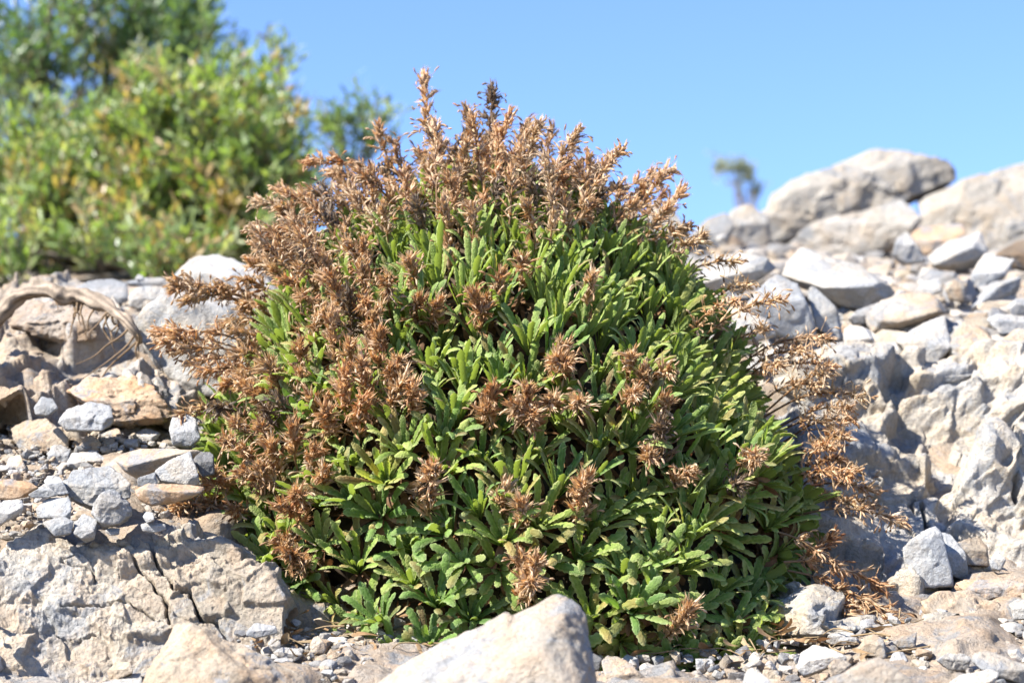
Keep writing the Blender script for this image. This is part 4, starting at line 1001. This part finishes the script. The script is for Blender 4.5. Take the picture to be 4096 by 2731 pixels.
def add_threads(acc, P0, D, L, colr, r_):
    for p, d, l, c_ in zip(P0, D, L, colr):
        pp = [p]; d = d / np.linalg.norm(d)
        for k in range(4):
            d = d + r_.normal(0, .35, 3) + np.array([0, 0, -.12 * k]); d /= np.linalg.norm(d); pp.append(pp[-1] + d * l / 4)
        rad = np.array([.00035, .0003, .0003, .0003, .00032, .0010, .0012, .0004])
        v, q = tube(smooth_path(pp, 8), rad, 4); acc.add(v, q, c=c_)

def spike_geo(b, tp, r_, head=1.0, tone=None, dens=1.0):
    """camera-frame geometry of one dry spike from base b to tip tp"""
    b, tp = np.asarray(b, float), np.asarray(tp, float); Ltot = np.linalg.norm(tp - b)
    sag = np.array([r_.normal(0, .05), r_.normal(0, .05), .10 if abs(tp[2] - b[2]) < .6 * Ltot else 0.03]) * Ltot
    path = smooth_path([b, b * .6 + tp * .4 + sag, b * .25 + tp * .75 + sag * .7, tp], 22)
    stem = Acc(); v, q = tube(path, np.linspace(.00125, .0007, 22), 6)
    if tone is None: tone = r_.uniform(0, 1)
    stem.add(v, q, c=np.array([.36, .22, .115]) * r_.uniform(.75, 1.15))
    acc = Acc()
    nw = max(2, int(round(min(Ltot, .15) / .016)))
    # whorls crowd towards the tip
    fr = 1 - np.cumsum(np.r_[.005, .0088 + .0040 * np.arange(nw)]) / Ltot * r_.uniform(.95, 1.15)
    fr = fr[fr > .14]
    T = np.gradient(path, axis=0); T /= np.linalg.norm(T, axis=1, keepdims=True)
    aged = r_.random() < .07
    pal = lambda k: (np.array([.33, .25, .185]) * r_.uniform(.6, 1.15, (k, 1))) if aged else BROWN[np.clip((r_.normal(tone * 3.2, 1.2, k)).astype(int), 0, 5)] * r_.uniform(.8, 1.18, (k, 1))
    for w_i, f in enumerate(fr):
        x = f * 21; i = int(min(x, 20)); p0 = path[i] * (1 - (x - i)) + path[i + 1] * (x - i); d = T[i]
        top = w_i < 2
        k = int(r_.integers(10, 16) * dens * head) + (5 if w_i == 0 else 0)
        if w_i > 3 and r_.random() < .4: k = max(2, k // 2)
        az = r_.uniform(0, 6.28, k); el = np.radians(r_.uniform(0, 34, k) if top else r_.uniform(10, 52, k))
        B = frame(d, 0)
        D = (np.sin(el) * np.cos(az))[:, None] * B[:, 0] + (np.sin(el) * np.sin(az))[:, None] * B[:, 1] + np.cos(el)[:, None] * B[:, 2]
        add_calyces(acc, p0 + D * r_.uniform(.0005, .0065, (k, 1)) + d * r_.normal(0, .0030, (k, 1)), D, r_.uniform(.0064, .0126, k) * head ** .45, pal(k), r_)
        kb = int(r_.integers(6, 10)); az = r_.uniform(0, 6.28, kb); el = np.radians(r_.uniform(35, 105, kb))
        D = (np.sin(el) * np.cos(az))[:, None] * B[:, 0] + (np.sin(el) * np.sin(az))[:, None] * B[:, 1] + np.cos(el)[:, None] * B[:, 2]
        add_bracts(acc, np.repeat(p0[None], kb, 0), D, r_.uniform(.007, .017, kb), r_.uniform(.0006, .0015, kb), r_.normal(.8, 1.7, kb), pal(kb) * .92, r_)
        kt = int(r_.integers(3, 6)); az = r_.uniform(0, 6.28, kt); el = np.radians(r_.uniform(10, 75, kt))
        D = (np.sin(el) * np.cos(az))[:, None] * B[:, 0] + (np.sin(el) * np.sin(az))[:, None] * B[:, 1] + np.cos(el)[:, None] * B[:, 2]
        add_threads(acc, p0 + D * .007, D, r_.uniform(.009, .021, kt), pal(kt) * .85, r_)
    return acc, stem

SP = []   # base u,v, tip u,v (in 2352-wide pixels), tip depth step, tone (0 golden .. 1 rust), head size
def S_(*rows, tone=.35, dy=0.0, head=1.0):
    for r in rows: SP.append((*r, dy, tone, head))
S_((1015, 440, 970, 172), (1008, 560, 1000, 285), (1112, 440, 1132, 200), (1130, 520, 1085, 268), (1160, 490, 1165, 260), (1190, 480, 1238, 283), (1228, 520, 1195, 330), (1265, 520, 1322, 298), (1255, 600, 1255, 365),
   (1330, 560, 1425, 340), (1310, 545, 1370, 430), (1388, 505, 1545, 385), (1380, 560, 1450, 470), (1475, 590, 1562, 440), (1440, 590, 1530, 480), (1490, 640, 1606, 545), (1520, 600, 1580, 520), tone=.2, dy=.01)
S_((930, 430, 868, 298), (965, 440, 705, 365), (900, 470, 760, 390), (840, 520, 718, 440), (890, 560, 850, 400), (950, 560, 930, 400), (1060, 545, 1050, 400), (800, 560, 640, 430), (760, 565, 592, 455), (720, 605, 590, 520), (700, 645, 600, 600),
   (740, 605, 660, 520), (820, 600, 760, 500), (860, 640, 800, 560), (900, 600, 880, 480), (980, 590, 960, 470), (1040, 600, 1020, 470), (1090, 610, 1085, 480), (1000, 520, 985, 390), (1120, 430, 1150, 350), (1100, 470, 1110, 340), (1180, 430, 1210, 370), tone=.35)
S_((1220, 620, 1212, 470), (1290, 600, 1300, 460), (1350, 600, 1350, 470), (1150, 560, 1140, 430), (870, 560, 810, 450), (1000, 480, 1010, 330), (1050, 500, 1070, 330), (1210, 540, 1225, 420), (1270, 560, 1275, 400), tone=.3)
S_((690, 690, 625, 615), (680, 675, 580, 600), (640, 700, 560, 640), (620, 745, 390, 655), (610, 690, 470, 660), (640, 825, 352, 758), (630, 845, 440, 830), (650, 805, 545, 762), (620, 860, 560, 855), (640, 780, 600, 700), (700, 730, 660, 640), tone=.4)
S_((600, 700, 425, 688), (620, 765, 402, 640), (640, 835, 372, 778), (640, 845, 402, 800), (612, 865, 470, 850), (622, 875, 520, 880), (605, 905, 560, 880), (640, 765, 520, 740), (650, 760, 560, 800), (655, 700, 560, 700), tone=.4, head=1.2)
S_((560, 1135, 480, 1110), (540, 1165, 450, 1150), (560, 1195, 402, 1160), (580, 1065, 520, 1010), (600, 1045, 540, 970), (622, 965, 600, 900), (640, 965, 580, 900), (560, 1245, 470, 1232), (700, 1275, 640, 1240), (660, 1305, 650, 1250), (600, 1150, 560, 1085), (640, 1060, 600, 980), tone=.6, head=1.1)
S_((700, 605, 630, 540), (690, 655, 610, 570), (665, 645, 590, 560), (720, 565, 650, 480), (780, 545, 700, 450), (850, 505, 780, 410), (720, 650, 670, 560), (760, 620, 700, 540), tone=.4, head=1.1)
S_((1700, 865, 1850, 800), (1760, 945, 1900, 850), (1800, 1015, 1962, 960), (1840, 1115, 1972, 1075), (1850, 1155, 2002, 1160), (1850, 1095, 1902, 1015), tone=.35, head=.62)
S_((560, 955, 420, 950), (600, 985, 500, 930), (570, 1180, 370, 1180), (550, 1150, 490, 1080), (560, 1225, 425, 1205), (600, 1100, 560, 1035), (560, 1095, 512, 1140), (600, 1210, 535, 1165), (690, 1005, 640, 920), (700, 955, 690, 860), (620, 1015, 612, 940), (650, 1180, 620, 1090), tone=.6)
S_((780, 780, 760, 640), (790, 880, 762, 730), (830, 765, 835, 690), (870, 960, 830, 835), (860, 905, 872, 765), (900, 1000, 922, 880), (860, 1010, 850, 930), (740, 1000, 720, 920), (760, 955, 772, 890), (740, 1150, 740, 1090), (690, 1190, 680, 1130), tone=.65, head=1.4)
S_((700, 1325, 668, 1270), (720, 1335, 700, 1290), (980, 775, 1005, 700), (970, 765, 960, 690), (1100, 790, 1092, 680), (1092, 725, 1110, 690), (1130, 1010, 1118, 940), (1180, 1005, 1215, 900), (1212, 1010, 1222, 950), (1110, 1010, 1130, 900), (1200, 1020, 1190, 930), tone=.75, head=1.4)
S_((640, 960, 622, 840), (700, 905, 690, 800), (800, 985, 790, 860), (840, 1040, 832, 920), (900, 960, 905, 850), (940, 1000, 950, 900), (760, 1040, 750, 950), (690, 1100, 672, 990), (650, 1120, 625, 1030), (720, 1130, 722, 1040), (620, 1180, 600, 1080), (670, 1240, 655, 1160), (800, 900, 800, 800), (860, 830, 862, 720), (920, 900, 915, 830), tone=.6, head=1.55)
S_((810, 800, 800, 680), (740, 820, 735, 720), (700, 780, 690, 680), (900, 740, 890, 640), (950, 700, 940, 600), (1030, 640, 1030, 560), (1190, 700, 1200, 600), (760, 720, 745, 600), tone=.45, head=1.2)
S_((1345, 765, 1358, 640), (1300, 875, 1290, 800), (1270, 890, 1302, 830), (1330, 980, 1330, 920), (1430, 935, 1450, 820), (1440, 965, 1455, 900), (1530, 1010, 1525, 920), (1500, 890, 1530, 850), (1490, 1110, 1492, 1040), (1540, 1140, 1580, 1085), (1270, 965, 1262, 920), (1670, 1110, 1740, 1045), (1660, 1150, 1692, 1110), (1470, 960, 1480, 850), (1520, 1090, 1520, 980), (1310, 900, 1280, 820), tone=.5, head=1.35)
S_((985, 1200, 992, 1075), (1152, 1250, 1160, 1125), (1200, 1260, 1200, 1160), (1185, 1400, 1200, 1280), (1232, 1380, 1225, 1290), (1340, 1265, 1340, 1100), (1485, 1500, 1582, 1400), (1240, 1400, 1215, 1330), (1170, 1230, 1150, 1150), (1345, 1220, 1330, 1130), (975, 1190, 975, 1100), tone=.38, head=1.5)
S_((1560, 665, 1695, 595), (1600, 785, 1800, 682), (1590, 805, 1700, 685), (1650, 815, 1762, 752), (1680, 855, 1912, 768), (1700, 885, 1922, 838), (1700, 900, 1792, 832), (1750, 960, 1988, 903), (1770, 990, 1958, 932), (1800, 985, 1930, 985), (1740, 930, 1880, 880), (1640, 720, 1720, 650), tone=.25, head=.62)
S_((1850, 1070, 1945, 995), (1800, 1125, 1958, 1090), (1830, 1135, 2010, 1120), (1800, 1190, 2082, 1195), (1830, 1160, 1980, 1160), (1790, 1222, 1940, 1308), (1840, 1100, 1930, 1050), tone=.55, head=.7)
S_((1800, 1290, 2030, 1345), (1820, 1345, 2078, 1430), (1810, 1310, 1985, 1395), (1850, 1390, 2000, 1430), (1830, 1290, 1905, 1235), (1840, 1400, 1950, 1400), tone=.8)
K_ = 1.7415
srs = np.random.default_rng(99)
spikes = []
for bu, bv, tu, tv, dy, tone, head in SP:
    h = dome_hit(bu * K_, bv * K_)
    if h is None:
        z = np.clip(-(bv * K_ - 1365.5) * A * 2.4 / 2048, ZL[0], ZL[-1]); y = float(dome_prm(z)[1]); b = PC(bu * K_, bv * K_, y); yb = y
        side = 1.0
    else:
        yb = h[0][1]; b = h[0].copy(); side = abs(math.sin(h[1]))
    topness = np.clip((900 - bv) / 500, 0, 1)
    ytip = yb - (.014 + .014 * (1 - side) * (1 - topness)) + srs.normal(0, .010) + dy - (.05 if tu > 1690 and tv < 1100 else 0)
    if bv < 650: ytip = yb + srs.uniform(-.03, .05)
    yb = yb + .02; b = PC(bu * K_, bv * K_, yb)
    if bv > 1200 and tu > 1880:
        yb = min(yb, 2.20); ytip = 2.165 + srs.uniform(-.03, .03); b = PC(bu * K_, bv * K_, yb)
    tpt = PC(tu * K_, tv * K_, ytip)
    tpt = b + (tpt - b) * .925
    spikes.append((np.linalg.norm(tpt - b), b, tpt, tone, head))

# extra short spikes crowding the upper half, too many to count
extra = []
while len(extra) < 105:
    bu = srs.uniform(620, 1540); bv = srs.uniform(430, 760)
    if bv > 620 and bu > 860 and srs.random() < .97: continue
    h = dome_hit(bu * K_, bv * K_)
    if h is None: continue
    y = h[0][1] + srs.uniform(.0, .16) * (1 if bv < 640 else .2)
    b = PC(bu * K_, bv * K_, y); d = np.array([(bu - 1080) / 900, srs.normal(0, .2), 1.0]) + srs.normal(0, .25, 3); d /= np.linalg.norm(d)
    extra.append((0, b, b + d * srs.uniform(.045, .085), srs.uniform(.15, .8), .9))
spikes.sort(key=lambda t: -t[0])
many = Acc()
for i, (L_, b, tpt, tone, head) in enumerate(spikes + extra):
    acc, stem = spike_geo(b, tpt, srs, head, np.clip(tone + srs.normal(0, .12), 0, 1), 1.0 if i < len(spikes) else .8)
    if i < 97:
        o0 = to_world(b)
        for part in (acc, stem): part.v = [to_world(v) for v in part.v]
        o = link('flower_spike', acc.mesh('flower_spike', M_SPIKE, o0), plant, o0 - BASE)
        link('stalk', stem.mesh('stalk', M_SPIKE, o0), o)
    else:
        for part in (acc, stem):
            for v, c_ in zip(part.v, part.c): pass
            many.add(to_world(np.concatenate(part.v)), np.concatenate(part.q) if part.q else None, np.concatenate(part.t) if part.t else None, np.concatenate(part.c))
tag(link('flower_spikes', many.mesh('flower_spikes', M_SPIKE, BASE), plant), kind='stuff')

# ------------------------------------------------------------------ shrubs behind
def shrub(name, label, cat, base_c, blobs, nshoot, leafL, leafW, pal, palp, rs, dry=.08, trunk_r=.012, group=None, up=1.0, nleaf=14, shoot=(.10, .22), cull=.34):
    """blobs: (centre camera xyz, radii). Shoots fill them; limbs reach every blob."""
    root = empty(name, to_world(np.array(base_c))); tag(root, label, cat, group)
    O = np.array(root.location); r_ = np.random.default_rng(rs)
    wood = Acc(); crown = Acc()
    vol = np.array([b[1][0] * b[1][1] * b[1][2] for b in blobs]) ** .7; vol /= vol.sum()
    for (c, r), vv in zip(blobs, vol):
        c, r = np.array(c, float), np.array(r, float)
        for k in range(3):
            e = c + r * r_.uniform(-.6, .6, 3)
            p = smooth_path([np.array(base_c), np.array(base_c) * .6 + e * .4 + r_.normal(0, .03, 3), e], 20)
            v, q = tube(p, np.linspace(trunk_r, trunk_r * .25, 20), 7, 1, .2, k)
            wood.add(to_world(v), q, c=np.array([.20, .165, .13]))
        ns = int(nshoot * vv)
        for k in range(ns):
            q_ = r_.normal(size=3); q_ /= np.linalg.norm(q_); rad = r_.uniform(.25, 1) ** .45
            lump = 1 + .25 * vnoise((q_ * 2.3 + rs)[None], rs)[0]
            p0 = c + r * q_ * rad * lump
            if vnoise((p0 * (9 if base_c[1] < 10 else 22) + 5)[None], rs + 2)[0] > cull: continue
            d = q_ * np.array([.6, .6, .3]) + np.array([0, 0, .9 * up]) + r_.normal(0, .28, 3); d /= np.linalg.norm(d)
            Ls = r_.uniform(*shoot); p = smooth_path([p0, p0 + d * Ls * .5 + r_.normal(0, .01, 3), p0 + d * Ls + r_.normal(0, .015, 3)], 8)
            v, q = tube(p, np.linspace(.0022, .0009, 8), 4); wood.add(to_world(v), q, c=np.array([.26, .20, .14]))
            isdry = r_.random() < dry
            K = nleaf; f = np.linspace(.05, 1, K); P0 = np.stack([np.interp(f, np.linspace(0, 1, 8), p[:, a_]) for a_ in range(3)], -1)
            az = np.arange(K) * 2.4 + r_.uniform(0, 6); B = frame(d, 0); el = np.radians(r_.uniform(18, 62, K))
            D = (np.sin(el) * np.cos(az))[:, None] * B[:, 0] + (np.sin(el) * np.sin(az))[:, None] * B[:, 1] + np.cos(el)[:, None] * B[:, 2]
            L = leafL * r_.uniform(.65, 1.15, K); W = leafW * r_.uniform(.7, 1.2, K)
            Bm = basis_many(D, r_)
            t = np.array([0, .35, .7, 1.0]); w = np.array([.15, .9, .85, .05])
            X = np.zeros((K, 4, 3, 3))
            X[..., 0] = np.array([-1, 0, 1.])[None, None] * (W[:, None] * .5 * w[None])[..., None]
            X[..., 1] = (np.abs(np.array([-1, 0, 1.]))[None, None] * (W[:, None] * .18 * w[None])[..., None]) + (t[None] ** 2 * L[:, None] * .12)[..., None]
            X[..., 2] = (t[None] * L[:, None])[..., None]
            Wv = np.einsum('kij,knj->kni', Bm, X.reshape(K, 12, 3)) + P0[:, None]
            qd = (grid_quads(4, 3)[None] + (np.arange(K) * 12)[:, None, None]).reshape(-1, 4)
            pc = np.array(pal)[r_.choice(len(pal), p=palp)] if not isdry else np.array([.46, .36, .20])
            cc = pc * r_.uniform(.8, 1.2, (K, 1))
            crown.add(to_world(Wv.reshape(-1, 3)), qd, c=np.repeat(cc[:, None], 12, 1).reshape(-1, 3))
    link('trunk', wood.mesh('trunk', M_WOOD, O), root)
    link('crown', crown.mesh('crown', M_SHRUB, O), root)

def B_(u, v, y, ru, rv, rd=None):          # blob from 2352-wide pixels
    k = px(y) * K_
    return (PC(u * K_, v * K_, y), (ru * k, rd if rd else min(ru, rv) * k, rv * k))
def G_(u, y):                              # a point on the ground
    z = float(ground_z(u * K_, y)); return np.array([(u * K_ - 2048) * px(y), y, z - .02])
YG = [(.235, .36, .135), (.31, .42, .19), (.17, .27, .105), (.44, .50, .33)]
shrub('shrub', 'bushy yellow-green shrub with some dry tips, rising behind the left crest', 'shrub', G_(420, 5.0),
      [B_(430, 420, 5.0, 170, 170), B_(570, 470, 4.9, 110, 150), B_(330, 330, 5.1, 120, 130), B_(250, 540, 5.0, 160, 150), B_(500, 290, 5.1, 90, 100), B_(420, 570, 4.9, 230, 110), B_(120, 560, 5.0, 130, 120), B_(610, 420, 5.0, 60, 90), B_(570, 600, 4.9, 80, 90), B_(60, 640, 4.9, 160, 80), B_(540, 560, 5.1, 100, 90), B_(20, 620, 5.0, 90, 70), B_(220, 610, 4.95, 110, 60), B_(230, 640, 4.4, 110, 40), B_(60, 655, 4.4, 110, 40), B_(420, 640, 4.4, 130, 40), B_(225, 600, 4.7, 60, 30), B_(215, 612, 5.3, 70, 45), B_(200, 590, 5.15, 60, 50), B_(0, 480, 5.2, 60, 60), B_(130, 430, 5.2, 110, 110), B_(60, 520, 5.1, 90, 100)],
      3300, .034, .0105, YG, [.35, .35, .15, .15], 5, dry=.14, shoot=(.05, .15), cull=.22)
OG = [(.27, .38, .17), (.20, .29, .13), (.37, .47, .25), (.48, .54, .38)]
shrub('olive_tree', 'tall airy grey-green olive-like tree with sky showing through, filling the upper left corner', 'tree', G_(120, 5.8),
      [B_(100, 110, 5.8, 170, 140), B_(270, 110, 5.9, 130, 120), B_(60, 330, 5.7, 120, 150), B_(400, 90, 5.9, 60, 110), B_(462, 160, 5.8, 42, 110), B_(230, -40, 5.9, 220, 90), B_(230, 250, 5.8, 120, 100), B_(30, 520, 5.7, 90, 150), B_(340, 190, 5.8, 90, 90), B_(500, 240, 5.8, 50, 80)],
      1500, .042, .011, OG, [.35, .2, .25, .2], 6, dry=.05, trunk_r=.018, nleaf=11, shoot=(.09, .20), cull=-.10)
shrub('sapling', 'slender sparse green sapling against the sky beside the bushy shrub', 'shrub', G_(640, 5.4),
      [B_(655, 205, 5.4, 16, 60), B_(640, 280, 5.4, 24, 40), B_(610, 330, 5.4, 34, 40)], 46, .036, .010, OG, [.4, .3, .2, .1], 7, dry=.03, trunk_r=.007, nleaf=10, shoot=(.05, .10))
shrub('sapling', 'thin feathery green sapling just behind the top left dry flower spikes', 'shrub', G_(820, 5.6),
      [B_(845, 285, 5.6, 30, 42), B_(770, 320, 5.6, 24, 34), B_(815, 360, 5.6, 50, 40)], 48, .036, .010, OG, [.4, .3, .2, .1], 8, dry=.04, trunk_r=.007, nleaf=10, shoot=(.05, .10))
shrub('small_tree', 'small dark blurred tree alone on the skyline beside the pale slabs', 'tree', G_(1712, 12.0),
      [B_(1678, 382, 12, 25, 17), B_(1706, 402, 12, 16, 12), B_(1745, 440, 12, 15, 9), B_(1722, 424, 12, 9, 8), B_(1690, 418, 12, 9, 9)], 115, .028, .010, [(.34, .39, .31), (.40, .44, .37)], [.6, .4], 9, dry=.0, trunk_r=.006, nleaf=9, shoot=(.03, .06), up=.2)

# ------------------------------------------------------------------ sun, sky, camera
sd = np.array([-.64, -.29, .71]); sd = sd / np.linalg.norm(sd)
sw = wrot(sd[None])[0]
sun = bpy.data.lights.new('sun', 'SUN'); sun.energy = 5.0; sun.angle = math.radians(.53); sun.color = (1.0, .955, .88)
so = bpy.data.objects.new('sun', sun); C.objects.link(so)
so.rotation_euler = Vector((-sw[0], -sw[1], -sw[2])).to_track_quat('-Z', 'Y').to_euler(); so.location = (-3, -1, 4)
w = bpy.data.worlds.new('World'); scene.world = w; w.use_nodes = True
nt = w.node_tree; nt.nodes.clear()
sky = nt.nodes.new('ShaderNodeTexSky'); sky.sky_type = 'NISHITA'; sky.sun_disc = False
sky.sun_elevation = math.asin(sw[2]); sky.sun_rotation = math.atan2(sw[0], sw[1])
sky.altitude = 1200; sky.air_density = 1.0; sky.dust_density = .0; sky.ozone_density = 6.0
bg = nt.nodes.new('ShaderNodeBackground'); bg.inputs['Strength'].default_value = .092
ou = nt.nodes.new('ShaderNodeOutputWorld')
nt.links.new(mixc(nt, 1.0, sky.outputs[0], (.97, .955, 1.10), 'MULTIPLY'), bg.inputs[0]); nt.links.new(bg.outputs[0], ou.inputs[0])

cam = bpy.data.cameras.new('camera'); cam.sensor_width = 22.3; cam.lens = 50.0; cam.sensor_fit = 'HORIZONTAL'
cam.clip_start = .05; cam.clip_end = 3000
cam.dof.use_dof = True; cam.dof.focus_distance = FOCUS + .03; cam.dof.aperture_fstop = 4.5
co = bpy.data.objects.new('camera', cam); C.objects.link(co)
co.location = (0, 0, CAM_Z); co.rotation_euler = (math.radians(90) + PITCH, 0, 0)
scene.camera = co

vs = scene.view_settings; vs.view_transform = 'Standard'; vs.look = 'None'; vs.gamma = 1.0; vs.exposure = 1.66; vs.use_curve_mapping = False
scene.cycles.use_denoising = True
scene.cycles.max_bounces = 6
